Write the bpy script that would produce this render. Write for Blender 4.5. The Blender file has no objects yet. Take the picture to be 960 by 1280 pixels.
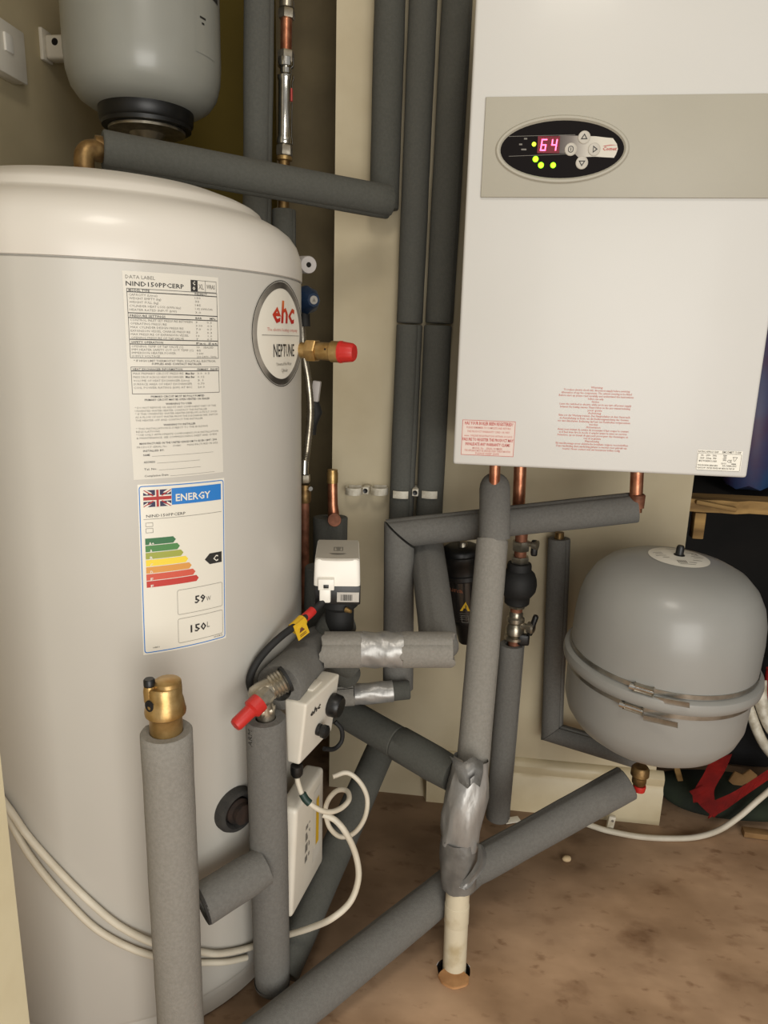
import bpy, bmesh, math, random
from mathutils import Vector, Matrix, Quaternion
random.seed(7)
S = bpy.context.scene; COL = S.collection; PI = math.pi; rad = math.radians

# ------------------------------------------------------------------ camera
FPX = 900.0; HC = 0.97
pit, rol, yaw = rad(13.5), rad(1.55), rad(7.0)
Fh = Vector((-math.sin(yaw), math.cos(yaw), 0)); R0 = Vector((math.cos(yaw), math.sin(yaw), 0)); ZZ = Vector((0, 0, 1))
FW = Fh*math.cos(pit) - ZZ*math.sin(pit); U0 = Fh*math.sin(pit) + ZZ*math.cos(pit)
RT = R0*math.cos(rol) + U0*math.sin(rol); UP = -R0*math.sin(rol) + U0*math.cos(rol)
CAM = Vector((0, 0, HC))
cd = bpy.data.cameras.new('camera'); cam = bpy.data.objects.new('camera', cd); COL.objects.link(cam)
m = Matrix((RT, UP, -FW)).transposed().to_4x4(); m.translation = CAM; cam.matrix_world = m
cd.sensor_fit = 'HORIZONTAL'; cd.sensor_width = 36; cd.lens = FPX/960*36; cd.clip_start = .02; S.camera = cam

def W(x, y, Y):
    'point of the plane at depth Y (metres from the camera towards the back wall) seen at x, y'
    r = FW + RT*((x-480)/FPX) + UP*((640-y)/FPX); return CAM + r*(Y/r.y)
def WZ(x, y, z):
    r = FW + RT*((x-480)/FPX) + UP*((640-y)/FPX); return CAM + r*((z-HC)/r.z)

# ------------------------------------------------------------------ light
wd = bpy.data.worlds.new('world'); S.world = wd; wd.use_nodes = True
bg = wd.node_tree.nodes['Background']; bg.inputs[0].default_value = (1.0, .96, .90, 1); bg.inputs[1].default_value = .38
def area(name, loc, target, sx, sy, power, col):
    l = bpy.data.lights.new(name, 'AREA'); l.shape = 'RECTANGLE'; l.size = sx; l.size_y = sy; l.energy = power; l.color = col
    o = bpy.data.objects.new(name, l); COL.objects.link(o); o.location = loc
    o.rotation_euler = (Vector(target)-Vector(loc)).to_track_quat('-Z', 'Y').to_euler(); return o
area('doorway_daylight', (.62, -1.05, .74), (-.05, 1.2, .5), 1.3, 1.35, 31.5, (1, .976, .925))
area('hall_ceiling_lamp', (.1, -.1, 2.25), (.1, .6, 0), .4, .4, 8, (1, .93, .82))
S.view_settings.view_transform = 'Standard'; S.view_settings.look = 'None'
S.view_settings.exposure = 0.0; S.view_settings.gamma = 1; S.view_settings.use_curve_mapping = False

# ------------------------------------------------------------------ materials
def lin(c):
    c = [v/255 for v in c]; return tuple((v/12.92 if v <= .04045 else ((v+.055)/1.055)**2.4) for v in c) + (1,)
def mat(name, col, rough=.6, metal=0, col2=None, scale=20, bump=0, bscale=200, emit=0, ecol=None, contrast=(.35, .65), coat=0, detail=4, spec=None, alpha=None, stretch=None):
    m = bpy.data.materials.new(name); m.use_nodes = True; nt = m.node_tree; b = nt.nodes['Principled BSDF']
    b.inputs['Base Color'].default_value = lin(col); b.inputs['Roughness'].default_value = rough; b.inputs['Metallic'].default_value = metal
    if coat: b.inputs['Coat Weight'].default_value = coat; b.inputs['Coat Roughness'].default_value = .15
    if spec is not None: b.inputs['Specular IOR Level'].default_value = spec
    if emit: b.inputs['Emission Color'].default_value = lin(ecol or col); b.inputs['Emission Strength'].default_value = emit
    tc = nt.nodes.new('ShaderNodeTexCoord'); src = tc.outputs['Object']
    if stretch:
        mp = nt.nodes.new('ShaderNodeMapping'); mp.inputs['Scale'].default_value = stretch; nt.links.new(src, mp.inputs[0]); src = mp.outputs[0]
    if col2:
        n = nt.nodes.new('ShaderNodeTexNoise'); n.inputs['Scale'].default_value = scale; n.inputs['Detail'].default_value = detail
        r = nt.nodes.new('ShaderNodeValToRGB'); r.color_ramp.elements[0].position = contrast[0]; r.color_ramp.elements[1].position = contrast[1]
        r.color_ramp.elements[0].color = lin(col2); r.color_ramp.elements[1].color = lin(col)
        nt.links.new(src, n.inputs['Vector']); nt.links.new(n.outputs[0], r.inputs[0]); nt.links.new(r.outputs[0], b.inputs['Base Color'])
    if bump:
        n = nt.nodes.new('ShaderNodeTexNoise'); n.inputs['Scale'].default_value = bscale; n.inputs['Detail'].default_value = 3
        bp = nt.nodes.new('ShaderNodeBump'); bp.inputs['Strength'].default_value = bump; bp.inputs['Distance'].default_value = .002
        nt.links.new(src, n.inputs['Vector']); nt.links.new(n.outputs[0], bp.inputs['Height']); nt.links.new(bp.outputs[0], b.inputs['Normal'])
    return m
M = dict(
    wall=mat('cream_wall_paint', (196, 184, 156), .8, 0, (184, 171, 142), 7, .15, 60),
    wall_left=mat('beige_wall_paint', (196, 182, 148), .85, 0, (184, 170, 136), 5, .15, 60),
    wall_olive=mat('yellow_ochre_wall_paint', (112, 96, 34), .85, 0, (100, 86, 30), 4, .15, 60),
    board=mat('dark_brown_board', (104, 92, 66), .8, 0, (90, 79, 56), 12, .1, 100),
    skirt=mat('cream_gloss_skirting', (205, 192, 160), .45, 0, (188, 172, 138), 9, .1, 50),
    jamb=mat('cream_gloss_frame', (236, 226, 192), .45, 0, (226, 214, 178), 10, .05, 50),
    void=mat('cupboard_black', (30, 27, 24), .9, 0, (16, 15, 14), 6),
    tank=mat('white_enamelled_jacket', (196, 192, 183), .4, 0, (191, 187, 178), 3, .02, 40, coat=.15),
    lid=mat('white_plastic_lid', (218, 212, 202), .4, 0, (210, 204, 194), 3, .02, 40, coat=.2),
    seam=mat('dark_seam', (120, 116, 108), .8),
    boiler=mat('white_powder_coat', (205, 203, 198), .45, 0, (202, 200, 194), 3, .05, 700, coat=.1),
    band=mat('grey_beige_plastic', (172, 167, 152), .5, 0, (166, 161, 146), 4, .08, 900),
    vess_w=mat('pale_grey_enamel', (152, 152, 144), .36, 0, (144, 144, 136), 5, .02, 50, coat=.3),
    vess_g=mat('grey_enamel', (147, 146, 141), .4, 0, (140, 139, 134), 6, .03, 60, coat=.15),
    foam=mat('grey_foam_insulation', (111, 109, 104), .93, 0, (103, 101, 96), 260, .45, 700),
    foam_d=mat('dark_grey_foam_insulation', (84, 84, 78), .93, 0, (78, 78, 72), 260, .45, 700),
    foam_b=mat('blue_grey_foam_insulation', (90, 90, 84), .93, 0, (84, 84, 79), 260, .45, 700),
    foam_l=mat('light_grey_foam_insulation', (138, 134, 126), .93, 0, (129, 125, 117), 260, .45, 700),
    foam_in=mat('foam_cut_edge', (56, 54, 50), .95, 0, (44, 42, 40), 60, .4, 700),
    tape=mat('silver_duct_tape', (172, 170, 166), .38, .45, (146, 144, 140), 40, .8, 60, stretch=(1, 1, .4)),
    tape_d=mat('dull_grey_tape', (128, 126, 121), .5, .3, (104, 102, 98), 35, .6, 70),
    brass=mat('brass', (186, 156, 104), .38, .8, (158, 126, 74), 60, .15, 150),
    brass_d=mat('dull_brass', (150, 122, 78), .45, .8, (110, 84, 52), 60, .2, 150),
    copper=mat('copper', (198, 138, 106), .36, .85, (156, 98, 72), 50, .15, 150),
    copper_d=mat('tarnished_copper', (150, 98, 74), .6, .5, (104, 64, 44), 50, .15, 150),
    chrome=mat('chrome', (214, 212, 206), .16, 1, (186, 184, 178), 50),
    nickel=mat('dull_nickel', (186, 178, 162), .32, .9, (146, 138, 122), 60, .1, 150),
    steel=mat('zinc_steel', (176, 173, 165), .33, .9, (150, 146, 136), 50),
    black=mat('black_plastic', (22, 22, 22), .4, 0, (16, 16, 16), 30),
    black_m=mat('matt_black_rubber', (28, 27, 26), .7, 0, (20, 20, 19), 30, .1, 200),
    white=mat('white_plastic', (226, 220, 206), .42, 0, (218, 211, 196), 12),
    white_b=mat('bright_white_plastic', (240, 236, 226), .4),
    grey_p=mat('pale_grey_plastic', (186, 180, 168), .5),
    clip=mat('aged_white_plastic', (226, 220, 204), .5, 0, (180, 170, 148), 60),
    cable=mat('white_cable_sheath', (214, 206, 188), .5, 0, (200, 190, 170), 20),
    pvc=mat('aged_white_waste_pipe', (208, 198, 172), .45, 0, (180, 164, 130), 30, .1, 90, contrast=(.3, .5)),
    red=mat('red_plastic', (188, 38, 32), .45), red_s=mat('red_webbing', (176, 30, 22), .75, 0, (140, 22, 18), 30, .3, 400),
    blue=mat('blue_plastic', (12, 36, 62), .5), green=mat('dark_green_sleeve', (26, 52, 44), .5),
    yellow=mat('yellow_paper', (214, 172, 30), .6), label=mat('white_label', (226, 221, 207), .42, coat=.2),
    label_c=mat('cream_label', (214, 209, 197), .45), silver=mat('silver_foil_label', (176, 172, 164), .35, .5),
    ink=mat('black_ink', (38, 36, 34), .6), ink_g=mat('grey_ink', (118, 114, 106), .6), ink_r=mat('red_ink', (184, 72, 66), .6),
    ink_p=mat('faded_red_ink', (200, 128, 118), .6), paper_p=mat('pink_white_paper', (216, 200, 190), .6),
    ringgrad=mat('brushed_ring', (176, 170, 160), .3, .6, (84, 80, 74), 9, contrast=(.42, .6)),
    eblue=mat('label_blue', (38, 120, 196), .5), navy=mat('flag_navy', (52, 48, 78), .6), fred=mat('flag_red', (172, 50, 48), .6),
    plug=mat('cut_plywood', (190, 142, 94), .7, 0, (164, 118, 74), 40, .2, 200),
    rough_wood=mat('splintered_pine', (186, 150, 92), .8, 0, (120, 92, 52), 14, .5, 60, stretch=(.3, 2, 2)),
    bag=mat('black_fabric_bag', (30, 30, 32), .85, 0, (14, 14, 16), 12, .8, 30),
    green_c=mat('dark_green_cloth', (34, 44, 28), .9, 0, (20, 26, 18), 14, .8, 40),
    tan=mat('tan_cardboard', (150, 116, 72), .8, 0, (120, 90, 54), 20, .3, 60),
    grey_t=mat('pale_grey_tube', (176, 170, 166), .5), purple=mat('blue_purple_bag', (40, 70, 110), .5, 0, (60, 34, 70), 9),
    dark=mat('dark_hole', (18, 14, 11), .95), dark_brown=mat('dark_brown_edge', (50, 34, 24), .9, 0, (26, 18, 13), 40),
    clear=mat('smoked_filter_body', (40, 38, 36), .22, 0, (30, 28, 27), 12, coat=.4),
    digit=mat('red_digit', (255, 120, 150), .4, emit=5, ecol=(255, 70, 110)), glow=mat('display_window', (70, 6, 18), .3, emit=.35, ecol=(150, 8, 34)),
    led=mat('green_led', (150, 220, 40), .4, emit=2.2, ecol=(140, 240, 10)),
    led_y=mat('yellow_green_led', (190, 220, 60), .4, emit=2, ecol=(190, 230, 40)),
    oval=mat('glossy_black_fascia', (17, 12, 12), .6, spec=.1), plaster=mat('crumb_of_plaster', (205, 180, 140), .9),
)
# floor: plywood with stains, scuffs and long grain
FDIRT_SHADE = (.22, .48)      # old grime and painted-in shade: darker towards the back left corner (object coordinates of the floor)
def floor_mat():
    m = bpy.data.materials.new('stained_plywood'); m.use_nodes = True; nt = m.node_tree; b = nt.nodes['Principled BSDF']; b.inputs['Roughness'].default_value = .68
    N = nt.nodes.new; L = nt.links.new; tc = N('ShaderNodeTexCoord')
    def noise(sc, stretch, det, lo, hi, c0, c1, rot=0):
        mp = N('ShaderNodeMapping'); mp.inputs['Scale'].default_value = stretch; mp.inputs['Rotation'].default_value = (0, 0, rot); L(tc.outputs['Object'], mp.inputs[0])
        n = N('ShaderNodeTexNoise'); n.inputs['Scale'].default_value = sc; n.inputs['Detail'].default_value = det; L(mp.outputs[0], n.inputs['Vector'])
        r = N('ShaderNodeValToRGB'); r.color_ramp.elements[0].position = lo; r.color_ramp.elements[1].position = hi
        r.color_ramp.elements[0].color = c0; r.color_ramp.elements[1].color = c1; L(n.outputs[0], r.inputs[0]); return r.outputs[0], n.outputs[0]
    def mul(a, bb, f=1):
        x = N('ShaderNodeMix'); x.data_type = 'RGBA'; x.blend_type = 'MULTIPLY'; x.inputs[0].default_value = f; L(a, x.inputs[6]); L(bb, x.inputs[7]); return x.outputs[2]
    base, _ = noise(5, (1, 1.6, 1), 5, .3, .7, lin((182, 148, 116)), lin((224, 186, 150)))
    g, gn = noise(5, (1, 4, 1), 6, .3, .62, (.93, .92, .90, 1), (1, 1, 1, 1), .12)
    s, _ = noise(11, (1, 1.5, 1), 5, .30, .43, (.55, .47, .40, 1), (1, 1, 1, 1))
    s2, _ = noise(30, (1, 1.7, 1), 3, .27, .39, (.58, .5, .43, 1), (1, 1, 1, 1))
    s3, _ = noise(4, (1, 1.3, 1), 4, .38, .56, (.6, .56, .5, 1), (1, 1, 1, 1))
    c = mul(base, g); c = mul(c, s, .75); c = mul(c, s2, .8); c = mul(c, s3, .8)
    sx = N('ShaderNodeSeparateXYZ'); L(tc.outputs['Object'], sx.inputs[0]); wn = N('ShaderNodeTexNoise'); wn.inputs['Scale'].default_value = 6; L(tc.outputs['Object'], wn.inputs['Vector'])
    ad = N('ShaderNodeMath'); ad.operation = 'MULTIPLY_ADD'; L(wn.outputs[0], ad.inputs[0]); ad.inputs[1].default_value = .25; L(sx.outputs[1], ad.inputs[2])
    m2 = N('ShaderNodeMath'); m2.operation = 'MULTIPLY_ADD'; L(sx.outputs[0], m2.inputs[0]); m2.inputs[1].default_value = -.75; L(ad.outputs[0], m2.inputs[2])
    dr = N('ShaderNodeMapRange'); L(m2.outputs[0], dr.inputs[0]); dr.inputs[1].default_value = FDIRT_SHADE[0]; dr.inputs[2].default_value = FDIRT_SHADE[1]; dr.inputs[3].default_value = 1; dr.inputs[4].default_value = .42
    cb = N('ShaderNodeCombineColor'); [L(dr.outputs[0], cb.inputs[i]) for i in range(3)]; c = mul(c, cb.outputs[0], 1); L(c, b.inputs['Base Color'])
    bp = N('ShaderNodeBump'); bp.inputs['Strength'].default_value = .3; bp.inputs['Distance'].default_value = .003; L(gn, bp.inputs['Height']); L(bp.outputs[0], b.inputs['Normal'])
    return m
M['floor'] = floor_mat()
def gradient_mat(name, stops, axis, a, b_, rough=.3):
    m = bpy.data.materials.new(name); m.use_nodes = True; nt = m.node_tree; b = nt.nodes['Principled BSDF']; b.inputs['Roughness'].default_value = rough
    g = nt.nodes.new('ShaderNodeNewGeometry'); sx = nt.nodes.new('ShaderNodeSeparateXYZ'); mr = nt.nodes.new('ShaderNodeMapRange'); r = nt.nodes.new('ShaderNodeValToRGB')
    nt.links.new(g.outputs['Position'], sx.inputs[0]); nt.links.new(sx.outputs[axis], mr.inputs[0]); mr.inputs[1].default_value = a; mr.inputs[2].default_value = b_
    nt.links.new(mr.outputs[0], r.inputs[0]); e = r.color_ramp.elements; e[0].position, e[0].color = stops[0][0], lin(stops[0][1]); e[1].position, e[1].color = stops[-1][0], lin(stops[-1][1])
    for p, c in stops[1:-1]: q = e.new(p); q.color = lin(c)
    nt.links.new(r.outputs[0], b.inputs['Base Color']); return m

# ------------------------------------------------------------------ object helpers
ROOT = {}
def finish(bm, ang=40):
    bm.normal_update()
    for e in bm.edges:
        if len(e.link_faces) == 2 and e.link_faces[0].normal.angle(e.link_faces[1].normal, 0) > rad(ang): e.smooth = False
    for f in bm.faces: f.smooth = True
def obj(name, bm, m, parent=None, flat=False):
    'link a bmesh (given in world coordinates) as ONE object'
    if not flat: finish(bm)
    if parent is not None: org = ROOT[parent]
    else:
        xs = [v.co for v in bm.verts]
        org = Vector(((min(v.x for v in xs)+max(v.x for v in xs))/2, (min(v.y for v in xs)+max(v.y for v in xs))/2, min(v.z for v in xs)))
    for v in bm.verts: v.co -= org
    me = bpy.data.meshes.new(name); bm.to_mesh(me); bm.free(); me.materials.append(M[m] if isinstance(m, str) else m)
    o = bpy.data.objects.new(name, me); COL.objects.link(o); ROOT[o] = org
    if parent is not None: o.parent = parent
    else: o.location = org
    return o
def tag(o, label, cat, group=None):
    o['label'] = label; o['category'] = cat
    if group: o['group'] = group
    return o
def thing(name, label, cat, loc, group=None):
    o = bpy.data.objects.new(name, None); COL.objects.link(o); o.location = loc; o.empty_display_size = .05; ROOT[o] = Vector(loc); return tag(o, label, cat, group)
def struct(name, bm, m, parent=None, flat=False):
    o = obj(name, bm, m, parent, flat)
    if parent is None: o['kind'] = 'structure'
    return o
def lab(o, t): o['label'] = t; return o

def frame(d):
    d = d.normalized(); a = Vector((0, 0, 1)) if abs(d.z) < .9 else Vector((1, 0, 0))
    u = d.cross(a).normalized(); return u, d.cross(u).normalized()
def ring(bm, c, u, v, r, n): return [bm.verts.new(c + u*(r*math.cos(2*PI*i/n)) + v*(r*math.sin(2*PI*i/n))) for i in range(n)]
def skin(bm, A, B):
    n = len(A)
    for i in range(n): bm.faces.new((A[i], A[(i+1) % n], B[(i+1) % n], B[i]))
def round_path(pts, rb, n=6):
    out = [pts[0]]
    for i in range(1, len(pts)-1):
        p, a, b = pts[i], pts[i-1]-pts[i], pts[i+1]-pts[i]
        k = min(rb, a.length*.48, b.length*.48); s, e = p + a.normalized()*k, p + b.normalized()*k
        for j in range(n+1):
            t = j/n; out.append(s*(1-t)**2 + p*2*t*(1-t) + e*t*t)
    out.append(pts[-1]); return out
def spline(pts, n=8):
    P = [pts[0]*2-pts[1]] + list(pts) + [pts[-1]*2-pts[-2]]; out = []
    for i in range(1, len(P)-2):
        a, b, c, d = P[i-1:i+3]
        for j in range(n):
            t = j/n; out.append(.5*((2*b) + (c-a)*t + (2*a-5*b+4*c-d)*t*t + (3*b-a-3*c+d)*t**3))
    out.append(P[-2]); return out
def tube(bm, pts, r, n=16, caps=True, radii=None, wob=0):
    'continuous swept tube with parallel-transport frames'
    k = len(pts); D = [(pts[min(i+1, k-1)]-pts[max(i-1, 0)]).normalized() for i in range(k)]
    u, v = frame(D[0]); prev = D[0]; last = None
    for i in range(k):
        q = prev.rotation_difference(D[i]); u = q @ u; v = q @ v; prev = D[i]
        rr = radii[i] if radii else r
        if wob: rr *= 1 + random.uniform(-wob, wob)
        R = ring(bm, pts[i], u, v, rr, n)
        if last: skin(bm, last, R)
        elif caps: bm.faces.new(R[::-1])
        last = R
    if caps: bm.faces.new(last)
    return bm
def B_(): return bmesh.new()
def lathe(bm, o, ax, prof, n=32):
    'prof: (radius, height along axis) pairs'
    u, v = frame(ax); ax = ax.normalized(); last = None
    for r, h in prof:
        c = o + ax*h
        if r < 1e-5: cur = [bm.verts.new(c)]
        else: cur = ring(bm, c, u, v, r, n)
        if last is not None:
            if len(cur) == 1 and len(last) > 1:
                for i in range(n): bm.faces.new((last[i], last[(i+1) % n], cur[0]))
            elif len(last) == 1 and len(cur) > 1:
                for i in range(n): bm.faces.new((last[0], cur[(i+1) % n], cur[i]))
            elif len(cur) > 1: skin(bm, last, cur)
        last = cur
    bmesh.ops.recalc_face_normals(bm, faces=bm.faces); return bm
def box(bm, c, s, rot=None, bev=0, seg=2):
    r = bmesh.ops.create_cube(bm, size=1); vs = r['verts']
    for v in vs:
        p = Vector((v.co.x*s[0], v.co.y*s[1], v.co.z*s[2])); v.co = (rot @ p if rot else p) + Vector(c)
    if bev:
        es = list({e for v in vs for e in v.link_edges}); bmesh.ops.bevel(bm, geom=es, offset=bev, segments=seg, profile=.5, affect='EDGES')
    return bm
def bx(x0, x1, y0, y1, z0, z1, bev=0): return box(B_(), ((x0+x1)/2, (y0+y1)/2, (z0+z1)/2), (x1-x0, y1-y0, z1-z0), None, bev)
def prism(bm, pts, n, t, bev=0):
    'extrude a planar outline along -n by t (n faces outward)'
    A = [bm.verts.new(p) for p in pts]; B = [bm.verts.new(p - n*t) for p in pts]; k = len(pts)
    bm.faces.new(A); bm.faces.new(B[::-1])
    for i in range(k): bm.faces.new((A[i], B[i], B[(i+1) % k], A[(i+1) % k]))
    bmesh.ops.recalc_face_normals(bm, faces=bm.faces)
    if bev:
        es = [e for e in bm.edges if all(v in A for v in e.verts)]; bmesh.ops.bevel(bm, geom=es, offset=bev, segments=2, affect='EDGES')
    return bm
def hexnut(bm, c, ax, r, h):
    u, v = frame(ax); a = ax.normalized(); pr = [(r*.93, -h/2), (r, -h/2+h*.12), (r, h/2-h*.12), (r*.93, h/2)]; last = None
    for rr, z in pr:
        R = ring(bm, c + a*z, u, v, rr, 6)
        if last: skin(bm, last, R)
        else: bm.faces.new(R[::-1])
        last = R
    bm.faces.new(last); return bm
def cone(bm, a, b, ra, rb, n=20): return tube(bm, [a, b], 0, n, True, [ra, rb])

def sleeve(name, a, b, r, m, parent, cut_a=None, cut_b=None, n=36, seam=None, bore=.45, open_a=True, open_b=True, ragged=0, bend=None):
    '''one length of split foam insulation: outer skin with a pressed slit, annular cut ends and a bore. cut_* = neighbour direction for a mitred end'''
    bm = B_(); path = [a, b] if bend is None else round_path([a]+bend+[b], r*2.4, 8)
    if bend is None:
        k = max(3, int((b-a).length/.03)); path = [a.lerp(b, i/k) for i in range(k+1)]
        dd = (b-a).normalized()
        if open_a and cut_a is None: path.insert(1, a + dd*.002)
        if open_b and cut_b is None: path.insert(-1, b - dd*.002)
    k = len(path); D = [(path[min(i+1, k-1)]-path[max(i-1, 0)]).normalized() for i in range(k)]
    u, v = frame(D[0]); prev = D[0]; last = None; rings = []
    rph = random.uniform(0, 6)
    for i in range(k):
        q = prev.rotation_difference(D[i]); u = q @ u; v = q @ v; prev = D[i]; cur = []
        wob = 1 + random.uniform(-.009, .009)
        for j in range(n):
            t = 2*PI*j/n; rr = r*wob*(1 + .010*math.sin(2*t+i*.7))
            if seam is not None and abs(((t-seam+PI) % (2*PI))-PI) < PI/n*1.01: rr -= .0022
            if (i == 0 and cut_a is None) or (i == k-1 and cut_b is None): rr -= .0016
            off = u*(rr*math.cos(t)) + v*(rr*math.sin(t)); p = path[i] + off
            cut = cut_a if i == 0 else cut_b if i == k-1 else None
            if cut is not None:                       # mitre: slide along the axis onto the bisecting plane
                nn = (D[i] + cut.normalized()).normalized() if i == k-1 else (D[i] - cut.normalized()).normalized()
                den = D[i].dot(nn)
                if abs(den) > .25: p = p - D[i]*(off.dot(nn)/den)
            elif ragged and i in (0, k-1): p += D[i]*ragged*(.7*math.sin(2*t+rph)+.5*math.sin(5*t+rph*2)+random.uniform(-.25, .25))
            cur.append(bm.verts.new(p))
        if last: skin(bm, last, cur)
        rings.append(cur); last = cur
    for idx, isopen in ((0, open_a), (k-1, open_b)):
        R = rings[idx]; c = sum((x.co for x in R), Vector())/n; din = (D[idx] if idx == 0 else -D[idx])
        if not isopen: bm.faces.new(R if idx else R[::-1]); continue
        I1 = [bm.verts.new(c + (x.co-c)*bore) for x in R]; I2 = [bm.verts.new(x.co + din*min(.03, (b-a).length*.3)) for x in I1]
        skin(bm, R, I1); skin(bm, I1, I2); bm.faces.new(I2)
    bmesh.ops.recalc_face_normals(bm, faces=bm.faces)
    return obj(name, bm, m, parent)

_tc = {}
def glyphs(s, bold=0, res=2):
    k = (s, bold, res)
    if k not in _tc:
        cu = bpy.data.curves.new('t', 'FONT'); cu.body = s; cu.size = 1; cu.resolution_u = res; cu.offset = bold; o = bpy.data.objects.new('t', cu)
        me = bpy.data.meshes.new_from_object(o); vs = [(v.co.x, v.co.y) for v in me.vertices]; fs = [tuple(p.vertices) for p in me.polygons]
        bpy.data.objects.remove(o); bpy.data.meshes.remove(me); bpy.data.curves.remove(cu); _tc[k] = (vs, fs)
    return _tc[k]
def text(bm, s, f, x, y, h, w=None, bold=0, align='L', slant=0, res=1):
    'write s with its baseline start at (x, y), cap height h, optional exact width w, through the mapping f(u, v)'
    vs, fs = glyphs(s, bold, res)
    if not vs: return
    x0 = min(v[0] for v in vs); x1 = max(v[0] for v in vs); sy = h/.69; sx = (w/(x1-x0)) if w else sy; ww = (x1-x0)*sx
    ox = x - (0 if align == 'L' else ww/2 if align == 'C' else ww)
    V = [bm.verts.new(f(ox + (a-x0)*sx + slant*b*sy, y + b*sy)) for a, b in vs]
    for q in fs:
        try: bm.faces.new([V[i] for i in q])
        except ValueError: pass
def rect(bm, f, x0, y0, x1, y1, n=1):
    T = [bm.verts.new(f(x0+(x1-x0)*i/n, y1)) for i in range(n+1)]; L = [bm.verts.new(f(x0+(x1-x0)*i/n, y0)) for i in range(n+1)]
    for i in range(n): bm.faces.new((L[i], L[i+1], T[i+1], T[i]))
def line(bm, f, x0, y0, x1, y1, w, n=6):
    if abs(x1-x0) >= abs(y1-y0): rect(bm, f, x0, y0-w/2, x1, y0+w/2, n)
    else: rect(bm, f, x0-w/2, y0, x0+w/2, y1, 1)
def poly(bm, f, pts): bm.faces.new([bm.verts.new(f(*p)) for p in pts])
def rframe(bm, f, x0, y0, x1, y1, r, w, n=8):
    'rounded rectangular outline'
    def P(r_, ins):
        out = []
        for cx, cy, a0 in ((x1-r, y1-r, 0), (x0+r, y1-r, 90), (x0+r, y0+r, 180), (x1-r, y0+r, 270)):
            for j in range(5): a = rad(a0+90*j/4); out.append((cx+(r-ins)*math.cos(a), cy+(r-ins)*math.sin(a)))
        res = []
        for i, p in enumerate(out):
            q = out[(i+1) % len(out)]; k = n if math.dist(p, q) > r*1.2 else 1
            res += [(p[0]+(q[0]-p[0])*j/k, p[1]+(q[1]-p[1])*j/k) for j in range(k)]
        return res
    A = [bm.verts.new(f(*p)) for p in P(r, 0)]; C = [bm.verts.new(f(*p)) for p in P(r, w)]
    skin(bm, A, C)

# ================================================================== THE SETTING
YW = 1.39                                              # face of the cream back wall
HOLE = WZ(567, 1213, 0)
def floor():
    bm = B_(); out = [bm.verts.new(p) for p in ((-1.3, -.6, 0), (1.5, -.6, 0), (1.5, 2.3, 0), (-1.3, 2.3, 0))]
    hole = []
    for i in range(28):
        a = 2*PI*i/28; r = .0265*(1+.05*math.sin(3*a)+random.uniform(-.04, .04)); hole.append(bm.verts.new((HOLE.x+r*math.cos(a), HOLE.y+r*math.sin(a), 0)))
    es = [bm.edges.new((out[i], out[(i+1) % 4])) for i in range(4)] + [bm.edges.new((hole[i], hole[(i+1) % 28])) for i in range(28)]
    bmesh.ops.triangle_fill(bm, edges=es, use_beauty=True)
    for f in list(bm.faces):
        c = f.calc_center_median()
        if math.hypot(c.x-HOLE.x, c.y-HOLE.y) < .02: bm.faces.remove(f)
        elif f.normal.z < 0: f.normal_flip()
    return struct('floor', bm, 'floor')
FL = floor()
bm = B_(); a = []; b = []
for i in range(28):
    t = 2*PI*i/28; a.append(bm.verts.new((HOLE.x+.0275*math.cos(t), HOLE.y+.0275*math.sin(t), -.0005))); b.append(bm.verts.new((HOLE.x+.0275*math.cos(t), HOLE.y+.0275*math.sin(t), -.06)))
skin(bm, b, a); bm.faces.new(b); lab(struct('hole_lining', bm, 'dark_brown', FL), 'dark hole in the plywood around the white waste pipe')  # sides and bottom of the hole in dark brown
struct('wall_left', bx(-.98, -.90, .35, 2.05, 0, 2.4), 'wall_left')
WB = struct('wall_back', bx(-.277, .412, YW, YW+.1, 0, 2.4), 'wall')
struct('wall_recess', bx(-.95, -.2, 1.95, 2.05, 0, 2.4), 'wall_olive')
xb = W(346, 200, 1.6).x
struct('wall_recess_panel', bx(xb, -.24, 1.6, 1.625, 0, 2.4), 'board')
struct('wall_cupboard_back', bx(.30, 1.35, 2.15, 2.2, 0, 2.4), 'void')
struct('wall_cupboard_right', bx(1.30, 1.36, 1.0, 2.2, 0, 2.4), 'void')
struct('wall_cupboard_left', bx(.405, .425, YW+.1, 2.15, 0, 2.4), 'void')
struct('ceiling', bx(-1.0, 1.4, .35, 2.3, 2.4, 2.45), 'wall_left')
# skirting board with a moulded lip, broken off at its left end
def skirting():
    x0, x1 = W(524, 960, 1.37).x, .4265
    prof = [(1.39, 0), (1.372, 0), (1.371, .074), (1.375, .080), (1.3765, .088), (1.374, .092), (1.373, .106), (1.3775, .112), (1.384, .1165), (1.39, .117)]
    bm = B_(); n = 24; last = None
    for i in range(n+1):
        x = x0 + (x1-x0)*i/n; R = []
        for k, (y, z) in enumerate(prof):
            xx = x
            if i == 0: xx += (.012 if k in (1, 2) else .004)*random.uniform(0, 1) + (.0 if z > .08 else .01)
            R.append(bm.verts.new((xx, y + random.uniform(-.0003, .0003), z)))
        if last:
            for k in range(len(prof)-1): bm.faces.new((last[k], last[k+1], R[k+1], R[k]))
        else: bm.faces.new(R)
        last = R
    bm.faces.new(last[::-1]); bmesh.ops.recalc_face_normals(bm, faces=bm.faces)
    o = struct('baseboard_back', bm, 'skirt')
    o['label'] = 'cream moulded skirting board along the foot of the back wall'
skirting()
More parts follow.
